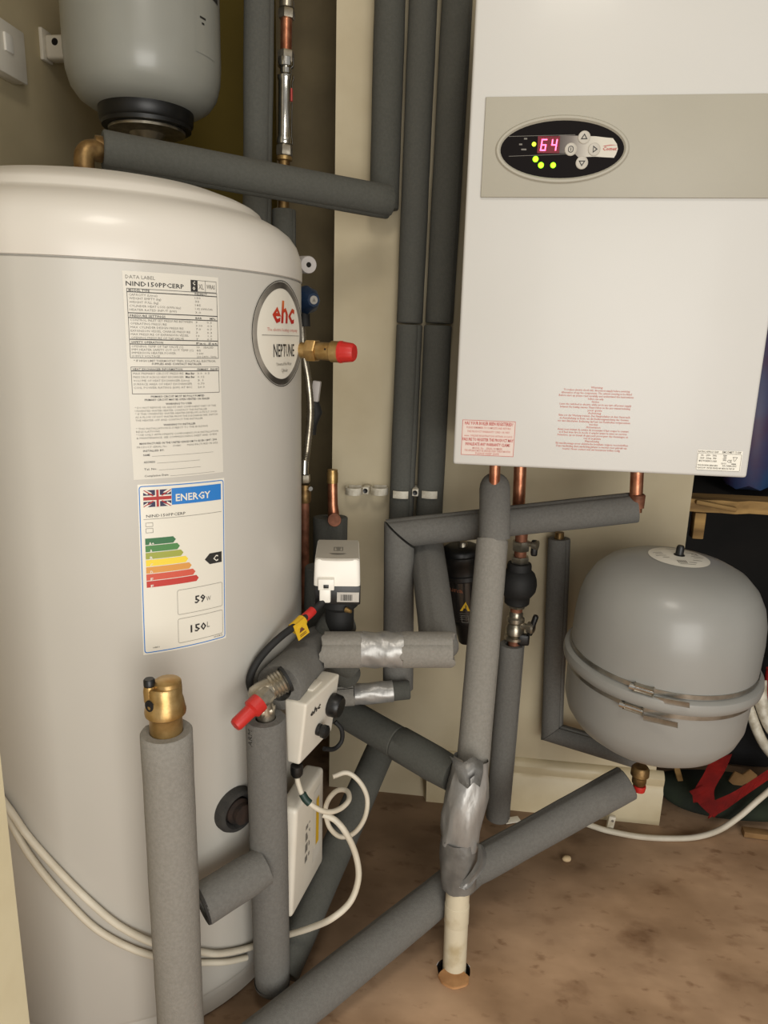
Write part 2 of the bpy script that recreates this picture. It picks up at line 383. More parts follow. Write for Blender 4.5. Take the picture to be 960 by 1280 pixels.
# cream door frame post nearest the camera, lower left
xj = W(35, 1279, .58).x + .002
bm = B_(); pts = [(-.11, 0), (-.11, -.09), (-.028, -.09), (-.022, -.084), (-.012, -.084), (-.008, -.078), (0, -.078), (0, 0)]
A = [bm.verts.new((xj+x, .5+y+.08, 0)) for x, y in pts]; Bv = [bm.verts.new((xj+x, .5+y+.08, 2.1)) for x, y in pts]
bm.faces.new(A[::-1]); bm.faces.new(Bv)
for i in range(8): bm.faces.new((A[i], A[(i+1) % 8], Bv[(i+1) % 8], Bv[i]))
bmesh.ops.recalc_face_normals(bm, faces=bm.faces)
struct('trim_1', bm, 'jamb')['label'] = 'cream painted door frame post at the lower left edge'

# ================================================================== HOT WATER CYLINDER
TC = Vector((-.5274, .9994, 0)); TR = .275; ZS = 1.046
def cyl(th, z, off=0): return Vector((TC.x+(TR+off)*math.cos(th), TC.y+(TR+off)*math.sin(th), z))
def tank_px(x, y, off=0):
    'point of the cylinder wall (radius TR + off) seen at x, y'
    r = FW + RT*((x-480)/FPX) + UP*((640-y)/FPX); R = TR+off; cx, cy = TC.x, TC.y
    a = r.x**2+r.y**2; b = -2*(r.x*cx+r.y*cy); c = cx*cx+cy*cy-R*R; t = (-b-math.sqrt(max(b*b-4*a*c, 0)))/(2*a); return CAM + r*t
T = thing('hot_water_cylinder', 'tall white hot water cylinder with data label, energy label and round badge', 'water cylinder', (TC.x, TC.y, 0))
obj('body', lathe(B_(), TC, ZZ, [(0, .004), (.262, .004), (.262, .03), (.2655, .034), (.2655, .046), (.2715, .0485), (.2725, .052), (TR, .056), (TR, ZS-.003), (.2725, ZS-.001), (.2725, ZS)], 160), 'tank', T)
obj('lid', lathe(B_(), TC, ZZ, [(.2735, ZS-.0005), (.2762, ZS), (.2765, ZS+.014), (.2745, ZS+.030), (.2690, ZS+.045), (.2600, ZS+.057), (.2480, ZS+.066), (.2350, ZS+.0725), (.2240, ZS+.0765), (.2215, ZS+.0790), (.2180, ZS+.0855), (.2110, ZS+.0905), (.1980, ZS+.0965), (.170, ZS+.106), (.130, ZS+.114), (.08, ZS+.119), (.03, ZS+.121), (0, ZS+.1212)], 160), 'lid', T)
# --- labels wrapped on the cylinder: f(u, v) with u along the wall, v = height
def wrap(th0, z0, off=.0004, tilt=0, lift=None):
    ct, st = math.cos(tilt), math.sin(tilt)
    def f(u, v):
        uu, vv = u*ct - v*st, u*st + v*ct; return cyl(th0 + uu/TR, z0 + vv, off + (lift(u) if lift else 0))
    return f
def patch(f, x0, y0, x1, y1, n=16):
    bm = B_(); rect(bm, f, x0, y0, x1, y1, n); return bm
# data label: origin top left
F = wrap(rad(-57.9), 1.0330, .0003); F2 = wrap(rad(-57.9), 1.0330, .0006)
DL = obj('data_label', patch(F, -.002, -.227, .1075, .001, 20), 'label_c', T); lab(DL, 'tall printed data label with tables')
bm = B_(); bg_ = B_()
bd = .0010
text(bg_, 'DATA LABEL', F2, .001, -.0068, .0036, .031); text(bm, 'NIND150PPCERP', F2, .001, -.0142, .0046, .063, .012)
rect(bm, F2, .072, -.0165, .080, -.004, 2); rframe(bm, F2, .080, -.0165, .1045, -.004, .0002, .0004, 4); line(bm, F2, .090, -.0165, .0904, -.004, .0004)
text(bg_, 'XL', F2, .0815, -.0135, .0055, .0065, .01); text(bg_, 'WRAS', F2, .0915, -.0125, .0045, .011, .015)
lw = obj('print', B_(), 'ink', DL) if False else None
tw = B_(); text(tw, 'C', F2, .0745, -.0092, .0036, .003, .05); text(tw, 'O', F2, .0742, -.0148, .0036, .0032, .05)
def table(y0, y1, rows, bold_y):
    rframe(bm, F2, .0015, y1, .105, y0, .0002, .0005, 8)
    for y in bold_y: line(bm, F2, .0015, y, .105, y, .0009, 8)
table(-.0168, -.0905, 0, (-.0205, -.0425, -.0475, -.0705, -.0755)); table(-.1000, -.1300, 0, (-.1045,))
rows = [(-.0198, 'MODEL TYPE', .022, 'INDIRECT', 1), (-.0245, 'CAPACITY (Litres)', .03, '150', 0), (-.0283, 'WEIGHT EMPTY (kg)', .034, '35', 0), (-.0322, 'WEIGHT FULL (kg)', .031, '185', 0),
        (-.0362, 'CYLINDER HEAT LOSS (kWh/day)', .056, '1.42 kWh/24h', 0), (-.0402, 'HEATER RATED INPUT (kW)', .051, '3.0', 0),
        (-.0465, 'PRESSURE SETTINGS', .038, 'BAR        MPa', 1), (-.0510, 'CONTROL INLET SET PRESSURE BETWEEN', .069, '3       0.3', 0), (-.0548, 'OPERATING PRESSURE', .039, '3.00    0.3', 0), (-.0586, 'MAX CYLINDER DESIGN PRESSURE', .058, '7.0     0.7', 0),
        (-.0624, 'EXPANSION VESSEL CHARGE PRESSURE', .066, '3       0.3', 0), (-.0661, 'MAX PRESSURE OF EXPANSION VESSEL', .064, '10      1.0', 0), (-.0698, 'OPENING PRESSURE OF T&P VALVE', .058, '7       0.7', 0),
        (-.0745, 'SAFETY OPERATION', .034, '          Fac Set', 1), (-.0790, 'OPENING TEMP OF T&P VALVE (C)', .057, '90    SEALED', 0), (-.0825, 'IMM HEATER SAFETY CUT OUT TEMP (C)', .069, '85', 0), (-.0860, 'IMMERSION HEATER POWER', .048, '3 kW', 0), (-.0896, 'SUPPLY VOLTAGE', .03, '230-240V~ 50Hz', 0),
        (-.1038, 'HEAT EXCHANGER INFORMATION', .055, 'PRIMARY   EQUIP', 1), (-.1085, 'MAX PRIMARY CIRCUIT PRESSURE', .056, '3.0  0.3', 0), (-.1124, 'PRESS DROP ACROSS HEAT EXCHANGER', .056, '0.12', 0), (-.1163, 'VOLUME OF HEAT EXCHANGER (Litres)', .063, '3.1', 0), (-.1202, 'SURFACE AREA OF HEAT EXCHANGER', .066, '0.79', 0), (-.1241, 'COIL POWER RATING (kW) AT 80C', .066, '20.0', 0)]
for y, s, w, r_, b_ in rows:
    q = bm if b_ else bg_
    text(q, s, F2, .0035, y, .0023, w, .01 if b_ else 0); text(q, r_, F2, .0765, y, .0021, min(.0024*len(r_)*.7+.002, .027), .01 if b_ else 0)
text(bm, 'Max Bar', F2, .062, -.1085, .0022, .011, .02); text(bm, 'Max Bar', F2, .062, -.1124, .0022, .011, .02)
for s, y, w, q in [('* IF HIGH LIMIT THERMOSTAT TRIPS, ISOLATE ALL ELECTRICAL', -.0945, .096, bg_), ('SUPPLIES AND CONTACT INSTALLER', -.0978, .058, bm), ('PRIMARY CIRCUIT MUST BE FULLY PUMPED', -.1340, .063, bm), ('PRIMARY CIRCUIT MAY BE OPEN VENTED OR SEALED', -.1376, .077, bm), ('WARNING TO USER', -.1424, .031, bm),
                   ('WARNING TO INSTALLER', -.1662, .038, bm), ('MANUFACTURED IN THE UNITED KINGDOM TO BS EN 12897 : 2006', -.1868, .093, bm)]:
    text(q, s, F2, .053, y, .0022, w, .01, 'C')
for s, y, w in [('* DO NOT REMOVE OR ADJUST ANY COMPONENT PART OF THIS', -.1462, .096), ('  UNVENTED WATER HEATER. CONTACT THE INSTALLER', -.1498, .084), ('* IF THIS UNVENTED WATER HEATER DEVELOPS A FAULT, SUCH', -.1532, .097), ('  AS A FLOW OF HOT WATER FROM THE DISCHARGE PIPE, SWITCH', -.1568, .098), ('  THE HEATER OFF AND CONTACT THE INSTALLER', -.1604, .078),
                ('* THIS INSTALLATION IS SUBJECT TO THE BUILDING', -.1698, .084), ('  REGULATIONS', -.1732, .026), ('* USE ONLY APPROPRIATE COMPONENTS FOR INSTALLATION', -.1768, .098), ('  & MAINTENANCE. SEE COMMISSIONING SHEET AND GUIDE', -.1804, .096), ('PRODUCT SERIAL No.      150881       MANUFACTURED IN 2022', -.1908, .097)]:
    text(bg_, s, F2, .0035, y, .0021, w)
for s, y, x1 in [('INSTALLED BY:', -.1958, 0), ('NAME', -.2006, .094), ('ADDRESS', -.2088, .076), ('Tel. No.', -.2170, .077), ('Completion Date', -.2248, .095)]:
    text(bm, s, F2, .0100, y+.0006, .0022, .0018*len(s), .01)
    if x1: line(bg_, F2, .012+.0018*len(s), y, x1, y, .0003, 6)
obj('black_print', bm, 'ink', DL, True); obj('grey_print', bg_, 'ink_g', DL, True); obj('white_print', tw, 'label', DL, True)
# energy label (0..1, 0..1 down)
ew, eh = .1045, .2065
E0 = wrap(rad(-57.3), .7985, .0003, -.03)
def EF(off):
    g = wrap(rad(-57.3), .7985, off, rad(-1.0)); return lambda u, v: g(u*ew, -v*eh)
EL = obj('energy_label', patch(EF(.0003), -.012, -.01, 1.012, 1.01, 18), 'label', T); lab(EL, 'energy rating label with coloured arrows')
g = EF(.0006); g2 = EF(.0008); g3 = EF(.0010)
class Flip:  pass
def gt(bm, s, x, y, h, w, f=g2, bold=0, al='L', slant=0):      # text in label units
    ff = lambda u, v: f(u/ew, (y*eh - v)/eh); text(bm, s, ff, x*ew, 0, h*eh, w*ew if w else None, bold, al, slant)
bm = B_(); rframe(bm, lambda u, v: g(u/ew, -v/eh), 0, -eh, ew, 0, .0035, .0011, 10); rect(bm, g, .355, .118, .962, .022, 8); obj('blue_print', bm, 'eblue', EL, True)
bm = B_(); rect(bm, g, .045, .122, .35, .025, 5); obj('flag_field', bm, 'navy', EL, True)
fx = lambda u, v: g2(.045+.305*u, .025+.097*v); fx3 = lambda u, v: g3(.045+.305*u, .025+.097*v)
bm = B_(); 
for p in [[(0, 0), (.13, 0), (1, .87), (1, 1), (.87, 1), (0, .13)], [(1, 0), (1, .13), (.13, 1), (0, 1), (0, .87), (.87, 0)]]: poly(bm, fx, p)
rect(bm, EF(.0009), .045, .0905, .35, .0555, 5); rect(bm, EF(.0009), .172, .122, .223, .025, 2)
gt(bm, 'ENERGY', .40, .098, .040, .42, g2, .02); gt(bm, 'A+', .085, .345, .018, .06, g3, .02)
for i, s in enumerate('ABCDEF'): gt(bm, s, .095, .387+.0425*i, .018, .03, g3, .02)
gt(bm, 'C', .845, .493, .036, .065, g3, .02); obj('white_print', bm, 'label', EL, True)
bm = B_()
for p in [[(0, 0), (.05, 0), (.36, .31), (.36, .36), (.31, .36)], [(1, 1), (.95, 1), (.64, .69), (.64, .64), (.69, .64)], [(1, 0), (1, .05), (.69, .36), (.64, .36), (.64, .31)], [(0, 1), (0, .95), (.31, .64), (.36, .64), (.36, .69)]]: poly(bm, fx3, p)
e4 = EF(.0012); rect(bm, e4, .045, .0825, .35, .0635, 5); rect(bm, e4, .184, .122, .211, .025, 2); obj('red_print', bm, 'fred', EL, True)
for i, (tip, col) in enumerate([(.39, (58, 112, 72)), (.435, (78, 132, 74)), (.475, (158, 164, 72)), (.53, (238, 210, 66)), (.57, (216, 152, 76)), (.615, (206, 88, 68)), (.655, (190, 58, 50))]):
    y = .304 + .0425*i; bm = B_(); rect(bm, g, .05, y+.038, tip-.03, y, 5); poly(bm, g, [(tip-.03, y), (tip, y+.019), (tip-.03, y+.038)])
    obj('rating_arrow', bm, mat('rating_arrow_ink', col, .6), EL, True)
bm = B_(); rect(bm, g, .80, .507, .962, .440, 3); poly(bm, g, [(.80, .44), (.80, .507), (.735, .4735)])
gt(bm, '59', .60, .735, .045, .135, g2, .02); gt(bm, '150', .54, .915, .045, .20, g2, .02); gt(bm, 'NIND150PPCERP', .07, .182, .016, .44); gt(bm, '2015/812', .84, .985, .009, .12); gt(bm, 'HB51', .10, .975, .009, .07)
obj('black_print', bm, 'ink', EL, True)
bm = B_(); gt(bm, 'W', .745, .735, .028, .06); gt(bm, 'L', .75, .905, .036, .035); line(bm, g, .04, .192, .965, .192, .0022, 10)
eb = lambda u, v: g2(u/ew, -v/eh)
rframe(bm, eb, .39*ew, -.79*eh, .965*ew, -.635*eh, .0025, .0004, 8); rframe(bm, eb, .39*ew, -.97*eh, .965*ew, -.815*eh, .0025, .0004, 8)
rframe(bm, eb, .06*ew, -.236*eh, .14*ew, -.212*eh, .0004, .0004, 2); rframe(bm, eb, .06*ew, -.272*eh, .14*ew, -.245*eh, .0004, .0004, 2); obj('grey_print', bm, 'ink_g', EL, True)
# round maker badge, its far edge peeling off
lift = lambda u: .0 if u < .022 else .006*((u-.022)/.045)**1.6
def BF(off): return wrap(rad(-11.2), .9725, off*1.5, 0, lift)
def disc(f, r0, r1, n=96):
    bm = B_(); 
    if r0 == 0:
        K = 24; prev = [bm.verts.new(f(0, 0))]
        for k in range(1, K+1):
            cur = [bm.verts.new(f(r1*k/K*math.cos(2*PI*i/n), r1*k/K*math.sin(2*PI*i/n))) for i in range(n)]
            for i in range(n):
                if len(prev) == 1: bm.faces.new((prev[0], cur[i], cur[(i+1) % n]))
                else: bm.faces.new((prev[i], cur[i], cur[(i+1) % n], prev[(i+1) % n]))
            prev = cur
    else:
        A = [bm.verts.new(f(r0*math.cos(2*PI*i/n), r0*math.sin(2*PI*i/n))) for i in range(n)]; C = [bm.verts.new(f(r1*math.cos(2*PI*i/n), r1*math.sin(2*PI*i/n))) for i in range(n)]; skin(bm, A, C)
    return bm
BG = obj('badge', disc(BF(.0003), 0, .0675), 'label', T); lab(BG, 'round maker badge with silver rim, its right edge peeling off')
obj('silver_rim', disc(BF(.0006), .0575, .0655), 'ringgrad', BG, True); obj('rim_line', disc(BF(.0008), .0662, .0675), 'ink', BG, True)
f = BF(.0007); bm = B_(); text(bm, 'ehc', f, .006, .0150, .0270, .064, .022, 'C', .12); o = obj('logo_letters', bm, gradient_mat('logo_red', [(0, (176, 34, 30)), (.5, (190, 60, 36)), (1, (214, 120, 60))], 2, .987, 1.016), BG, True)
bm = B_(); text(bm, 'The electric heating company', f, .006, .0038, .0042, .086, 0, 'C'); obj('strapline', bm, 'ink_p', BG, True)
bm = B_(); text(bm, 'NEPTUNE', f, .008, -.0285, .0160, .062, .008, 'C'); obj('name_letters', bm, 'ink', BG, True)
bm = B_(); text(bm, 'Unvented Hot Water', f, .007, -.0400, .0042, .046, 0, 'C'); text(bm, 'Cylinder', f, .007, -.0485, .0046, .020, 0, 'C'); line(bm, f, -.048, -.0015, .054, -.0015, .0007, 12); obj('grey_print', bm, 'ink_g', BG, True)
# outlet boss low on the side, in a dark rubber ring
pb = tank_px(293, 1010); nb = Vector((pb.x-TC.x, pb.y-TC.y, 0)).normalized(); pb.z = pb.z
obj('rubber_ring', lathe(B_(), pb-nb*.004, nb, [(.0, .004), (.019, .004), (.0195, .010), (.024, .017), (.029, .016), (.032, .009), (.032, 0)], 32), 'foam_in', T)
obj('boss', lathe(B_(), pb, nb, [(.018, 0), (.018, .010), (.014, .014), (.014, .022), (0, .022)], 24), 'dark_brown', T)

# ================================================================== BOILER
YB = 1.05
BO = thing('boiler', 'white wall boiler casing with grey control band, above the grey expansion vessel', 'boiler', (.177, 1.21, .794))
obj('casing', box(B_(), (.1765, (YB+1.372)/2, 1.1475), (.411, 1.372-YB, .707), None, .004, 3), 'boiler', BO)
obj('underside_pan', bx(-.015, .368, YB+.02, 1.36, .7915, .7945), 'grey_p', BO)
xl = W(604.3, 180, YB-.003).x
CB = obj('control_band', bx(xl, .3805, YB-.0035, YB+.001, W(601, 247, YB).z, W(607, 122, YB).z, .001), 'band', BO)
def bp(x, y, d=0): return W(x, y, YB-.0035-d)
oc = bp(702, 187); ax_, az_ = .0790, .0345
def ell(x0, z0, a, b, y, n=56, rot=0): return [Vector((x0+a*math.cos(2*PI*i/n), y, z0+b*math.sin(2*PI*i/n))) for i in range(n)]
def ellring(a0, b0, a1, b1, y0, y1, c=oc, dx=0, dz=0):
    bm = B_(); A = [bm.verts.new(p) for p in ell(c.x, c.z, a0, b0, y0)]; C = [bm.verts.new(p) for p in ell(c.x+dx, c.z+dz, a1, b1, y1)]; skin(bm, A, C); return bm
yf = YB-.0035
bmz = B_(); prs = [(.079, .0345, yf-.0002), (.0812, .0370, yf-.0028), (.0840, .0398, yf-.0026), (.0862, .0415, yf-.0001)]
last = None
for a_, b_, y_ in prs:
    R_ = [bmz.verts.new(p) for p in ell(oc.x, oc.z, a_, b_, y_)]
    if last: skin(bmz, last, R_)
    last = R_
bmesh.ops.recalc_face_normals(bmz, faces=bmz.faces); obj('bezel', bmz, 'band', BO)
bmz = B_(); bmz.faces.new([bmz.verts.new(p) for p in ell(oc.x, oc.z, .0795, .035, yf-.0004)][::-1]); DP = obj('display_fascia', bmz, 'oval', BO, True); lab(DP, 'black oval fascia with lit red 64, green lights and four buttons')
def dpx(x, y): q = W(620+x/5.647, 140+y/5.647, yf); return q.x, q.z      # from the close-up of the fascia
FA = lambda off: (lambda x, y: Vector((*[dpx(x, y)[0]], yf-off, dpx(x, y)[1])))
fa = FA(.0007)
def inoval(pts): return pts
bm = B_(); poly(bm, fa, [(560, 168), (620, 172), (700, 172), (765, 180), (825, 186), (852, 225), (860, 262), (846, 300), (832, 324), (760, 320), (700, 316), (640, 318), (590, 330), (560, 300), (500, 292), (440, 292), (440, 165)])
obj('stripe', bm, gradient_mat('stripe_fade', [(0, (52, 42, 40)), (.35, (120, 112, 106)), (.7, (190, 184, 172)), (1, (206, 200, 186))], 0, dpx(430, 0)[0], dpx(760, 0)[0]), DP, True)
bm = B_()
for x0, y0, x1, y1 in ((90, 172, 560, 160), (90, 312, 560, 294)): poly(bm, fa, [(x0, y0), (x1, y1), (x1, y1+3), (x0, y0+3)])
for x, y, w in ((198, 184, 22), (163, 224, 22), (178, 260, 36)): poly(bm, fa, [(x, y), (x+w, y), (x+w, y+11), (x, y+11)])
obj('fine_print', bm, 'ink_g', DP, True)
bm = B_(); poly(bm, FA(.0009), [(296, 172), (452, 172), (446, 292), (290, 292)]); obj('display_window', bm, 'glow', DP, True)
def seg7(bm, x, y, w, h, segs, t=9):
    sl = lambda px, py: (px + (y+h-py)*.16, py); f_ = FA(.0012)
    Rr = {'a': (x, y, x+w, y+t), 'g': (x, y+h/2-t/2, x+w, y+h/2+t/2), 'd': (x, y+h-t, x+w, y+h), 'f': (x, y+2, x+t, y+h/2), 'b': (x+w-t, y+2, x+w, y+h/2), 'e': (x, y+h/2, x+t, y+h-2), 'c': (x+w-t, y+h/2, x+w, y+h-2)}
    for s in segs:
        x0, y0, x1, y1 = Rr[s]; poly(bm, f_, [sl(x0, y0), sl(x1, y0), sl(x1, y1), sl(x0, y1)])
bm = B_(); seg7(bm, 309, 192, 40, 84, 'acdefg'); seg7(bm, 383, 192, 40, 84, 'bcfg'); obj('digits', bm, 'digit', DP, True)
for x, y, r in ((279, 333, .0038), (317, 376, .0038), (403, 376, .0036)):
    X, Zq = dpx(x, y); obj('indicator_light', lathe(B_(), Vector((X, yf-.0004, Zq)), Vector((0, -1, 0)), [(r, 0), (r*.85, .0009), (0, .0013)], 20), 'led', DP)
X, Zq = dpx(268, 228); lab(obj('indicator_light', lathe(B_(), Vector((X, yf-.0004, Zq)), Vector((0, -1, 0)), [(.0028, 0), (.0022, .0009), (0, .0012)], 16), 'led_y', DP), 'small yellow-green light beside the digits')
for i, (x, y) in enumerate(((622, 180), (527, 265), (693, 265), (605, 360))):
    X, Zq = dpx(x, y); b_ = obj('button', lathe(B_(), Vector((X, yf-.0004, Zq)), Vector((0, -1, 0)), [(.0079, 0), (.0079, .0010), (.0072, .0016), (.0064, .0013), (0, .0013)], 28), 'grey_p', DP)
    bm = B_(); fi = lambda u, v: Vector((X+u, yf-.0020, Zq+v)); s = .0044
    if i == 0: tri = [(-s, -.0025), (s, -.0025), (0, .0045)]
    elif i == 3: tri = [(-s, .0025), (s, .0025), (0, -.0045)]
    elif i == 2: tri = [(-.0018, -s), (.0042, 0), (-.0018, s)]
    else: tri = None
    if tri:
        inn = [(a*.55, c*.55) for a, c in tri]
        for k in range(3): k2 = (k+1) % 3; poly(bm, fi, [tri[k], tri[k2], inn[k2], inn[k]])
    else: rframe(bm, fi, -.0034, -.0040, .0034, .0040, .003, .0009, 1); line(bm, fi, 0, -.002, 0, .002, .0009)
    obj('icon', bm, 'ink', b_, True)
bm = B_(); X, Zq = dpx(750, 272); fi = lambda u, v: Vector((X+u, yf-.0012, Zq+v)); text(bm, 'Comet', fi, 0, 0, .0040, .0178, .02, 'L', .2); poly(bm, fi, [(0, .0052), (.010, .0066), (.0185, .0062), (.010, .0058), (.003, .0048)]); obj('red_logo', bm, 'ink_r', DP, True)
# printed stickers on the casing
def bf(x, y, off): 
    q = W(x, y, YB); return (lambda u, v: Vector((q.x+u, YB-off, q.z+v)))
def sticker(name, tl, w, h, m, label, off=.0003):
    f_ = bf(*tl, off); bm = B_(); rect(bm, f_, 0, -h, w, 0); o = obj(name, bm, m, BO, True); lab(o, label); return o
sw, sh = .0765, .0520
RS = sticker('registration_sticker', (578, 524), sw, sh, 'paper_p', 'pinkish registration sticker with red print'); f = bf(578, 524, .0006)
bm = B_(); rframe(bm, f, .0005, -sh+.0005, sw-.0005, -.0005, .0003, .0006, 1)
text(bm, 'HAS YOUR BOILER BEEN REGISTERED?', f, sw/2, -.0072, .0046, .069, .02, 'C'); text(bm, 'FAILURE TO REGISTER THE PRODUCT MAY', f, sw/2, -.0305, .0042, .073, .02, 'C'); text(bm, 'INVALIDATE ANY WARRANTY CLAIMS', f, sw/2, -.0372, .0042, .064, .02, 'C')
obj('red_print', bm, 'ink_r', RS, True); bm = B_()
for s, y, w in (('PLEASE REMEMBER TO COMPLETE AND RETURN', -.0125, .063), ('THE PRODUCT WARRANTY CARD OR VISIT', -.0182, .061), ('www. ONLINE REGISTRATION WITHIN 30 DAYS', -.0243, .069), ('MODEL No.   SERIAL NUMBER', -.0423, .043), ('THIS APPLIANCE MUST BE SERVICED EVERY TWELVE MONTHS', -.0460, .066), ('PLEASE KEEP SAFE', -.0500, .034)):
    text(bm, s, f, sw/2, y, .0028, w, .01, 'C')
obj('faded_print', bm, 'ink_p', RS, True)
f = bf(697, 482, .0005); bm = B_(); f0 = bf(690, 478, .0002); 
S1 = ['Warning', 'To reduce electric shock risk, disconnect supply before servicing', 'Alternation of any live components. The cabinet covering to be fitted', 'Before start up please read carefully and understand the instructions', 'before use only', 'Notice',
      'Leave the switched to electric, while not in use turn off power supply', 'between the heating seasons. Please follow on the user manual including', 'your guide', 'Achtung', 'Bitte vor der Wartung trennen. Der Hauptschalter ist dem Gerat nach', 'zu Ausschaltung zu lesen, um die Bedienungsanleitung des Gerates', 'vor dem Einschalten. Bedienung darf nur von Fachkraften vorgenommen', 'werden', 'Attention',
      'Avant tous travaux de service de mecanique il faut couper le courant', 'et il faut bien lire le mode d emploi avant la mise en service', 'Attention, qu un travail du gaz peut provoquer des dommages et', 'cote de sa garantie', 'Waarschuwing', 'Bij wandmontage moet elektrische installatie volgens voorschriften', 'Deze handleiding dient aandachtig gelezen te worden voor gebruik van', 'toestel. Neem contact met uw leverancier indien nodig']
wd_ = [.016, .090, .096, .102, .021, .010, .098, .096, .020, .018, .098, .095, .100, .012, .020, .098, .094, .098, .024, .020, .100, .098, .080]
q0 = W(697, 482, YB)
for i, (s, w) in enumerate(zip(S1, wd_)):
    y = -.0022 - i*.00398; text(bm, s, f, .0540, y, .0027, w, .012, 'C')
lab(obj('warning_print', bm, 'ink_p', BO, True), 'block of centred faded red warning text')
pw, ph = .0600, .0285
RP = sticker('rating_plate', (872.5, 562), pw, ph, 'label', 'small rating plate sticker with black print'); f = bf(872.5, 562, .0006); bm = B_()
rframe(bm, f, .0005, -ph, pw-.001, -.0045, .0008, .0004, 1)
for s, x, y, h, w in (('RATING: APPROX 12kW', .001, -.0035, .0024, .027), ('EMCOMET 12 kW', .033, -.0035, .0030, .025), ('1N~   230V~   50Hz', .005, -.0085, .0025, .021), ('12kW   52Amp   IP40', .004, -.0125, .0025, .022), ('MAX WORKING 3.0 BAR', .003, -.0165, .0025, .024), ('THE ELECTRIC HEATING COMPANY LIMITED', .002, -.0225, .0020, .027), ('GLASGOW  UNITED KINGDOM  MADE IN THE UK', .002, -.0262, .0022, .050), ('CE', .0405, -.0165, .0040, .0065), ('2015', .033, -.0190, .0022, .007), ('15-1084-001', .0355, -.0225, .0028, .018)):
    text(bm, s, f, x, y, h, w, .015)
for k in range(5): poly(bm, f, [(.0345+.001*(k % 3), -.006-.0018*k), (.0395, -.006-.0018*k), (.0395-.0007*(k % 2), -.0069-.0018*k), (.0345, -.0069-.0018*k)])
poly(bm, f, [(.047, -.0175), (.053, -.0175), (.053, -.0190), (.047, -.0190)])
for a, b_ in (((.0480, -.0085), (.0495, -.0145)), ((.0535, -.0085), (.0505, -.0145))): poly(bm, f, [a, (a[0]+.0006, a[1]), (b_[0]+.0006, b_[1]), b_])
rect(bm, f, .0475, -.0092, .054, -.0084); obj('black_print', bm, 'ink_g', RP, True)

# ================================================================== PLUMBING
def run(name, label, cat, group=None, at=None): return thing(name, label, cat, at, group)
# --- three lagged risers against the wall, left of the boiler
YR = 1.357
def riser(label, segs, r, m):
    t = thing('insulated_pipe', label, 'pipe', segs[0][1], 'grey lagged risers on the back wall left of the boiler')
    for a, b in segs: sleeve('foam_sleeve', a, b, r, m, t, seam=random.uniform(3.5, 5.5), bore=.5)
    return t
Ptop = lambda x0, x1, y, r=None: W((x0+x1)/2, y, YR)
riser('lagged riser farthest left of three beside the boiler, ending at a horizontal lagged pipe', [(W(497, -330, YR), W(480, 262, YR))], .0262, 'foam_d')
riser('middle lagged riser of three beside the boiler, held by a white wall clip', [(W(543, -330, YR), W(512, 404, YR)), (W(512, 406, YR), W(498, 720, YR))], .0240, 'foam_b')
riser('right lagged riser of three, hugging the left side of the boiler', [(W(590, -330, YR-.002), W(549, 404, YR-.002)), (W(547.5, 407, YR), W(533, 720, YR))], .0256, 'foam_b')
# --- pipe from the top of the cylinder across to the left riser
a, b = W(128, 187, 1.03), W(486, 253, 1.285)
t = thing('insulated_pipe', 'thick lagged pipe crossing from the cylinder top to the risers', 'pipe', a)
sleeve('foam_sleeve', a, b, .0262, 'foam_d', t, seam=1.2, open_b=True); P2 = t
e = thing('brass_elbow', 'brass elbow at the top of the white cylinder', 'pipe fitting', (W(104, 186, 1.0).x, W(104, 186, 1.0).y, ZS+.115))
c = W(104, 186, 1.005); d = (b-a).normalized(); ft = Vector((c.x, c.y, ZS+.113))
bm = B_(); tube(bm, round_path([a+d*.012, c, ft], .016, 8), .0135, 24); obj('elbow', bm, 'brass_d', e)
bm = B_(); lathe(bm, a-d*.010, d, [(0, 0), (.0165, 0), (.0172, .003), (.0172, .015), (.0165, .018), (0, .018)], 28); obj('collar', bm, 'brass_d', e)
bm = B_(); hexnut(bm, ft+ZZ*.006, ZZ, .021, .016); obj('nut', bm, 'brass_d', e)
# --- lagged pipe in the recess and the copper drop with its chrome scale inhibitor
t = thing('insulated_pipe', 'lagged pipe in the recess, between the white vessel and the chrome inhibitor', 'pipe', W(322, 640, 1.36))
sleeve('foam_sleeve', W(327, -330, 1.36), W(318, 640, 1.36), .0258, 'foam_b', t, seam=5)
YC = 1.38
t = thing('copper_pipe', 'thin copper pipe carrying a chrome scale inhibitor, in the dark recess', 'pipe', W(355, 262, YC))
def yc(y): return W(358.5 - y*.015, y, YC)
up = (yc(0)-yc(100)).normalized()
obj('pipe', tube(B_(), [yc(95), yc(0), yc(-330)], .0100, 20), 'copper', t)
for y0, y1, nm in ((12, 24, 'nut'), (64, 80, 'nut'), (182, 195, 'nut')): lab(obj(nm, hexnut(B_(), yc((y0+y1)/2), up, .0150, (yc(y0)-yc(y1)).length), 'nickel', t), 'nickel compression nut')
obj('collar', lathe(B_(), yc(12), up, [(.009, 0), (.013, .002), (.013, .012), (.009, .016)], 20), 'nickel', t)
o = obj('inhibitor_body', lathe(B_(), yc(182), up, [(.010, 0), (.0145, .002), (.0150, .005), (.0150, .010), (.0132, .014), (.0130, .102), (.0150, .108), (.0150, .112), (.0105, .116), (.0105, .124), (.0140, .127), (.0140, .140), (.011, .143)], 32), 'chrome', t)
lab(o, 'polished chrome body of the scale inhibitor')
obj('pipe', tube(B_(), [yc(268), yc(195)], .0100, 20), 'brass_d', t); obj('collar', lathe(B_(), yc(202), up, [(.009, 0), (.014, .002), (.014, .008), (.009, .010)], 20), 'brass', t)
o = obj('red_mark', bx(yc(120).x+.012, yc(120).x+.0142, YC-.008, YC-.002, yc(128).z, yc(112).z), 'ink_r', t)
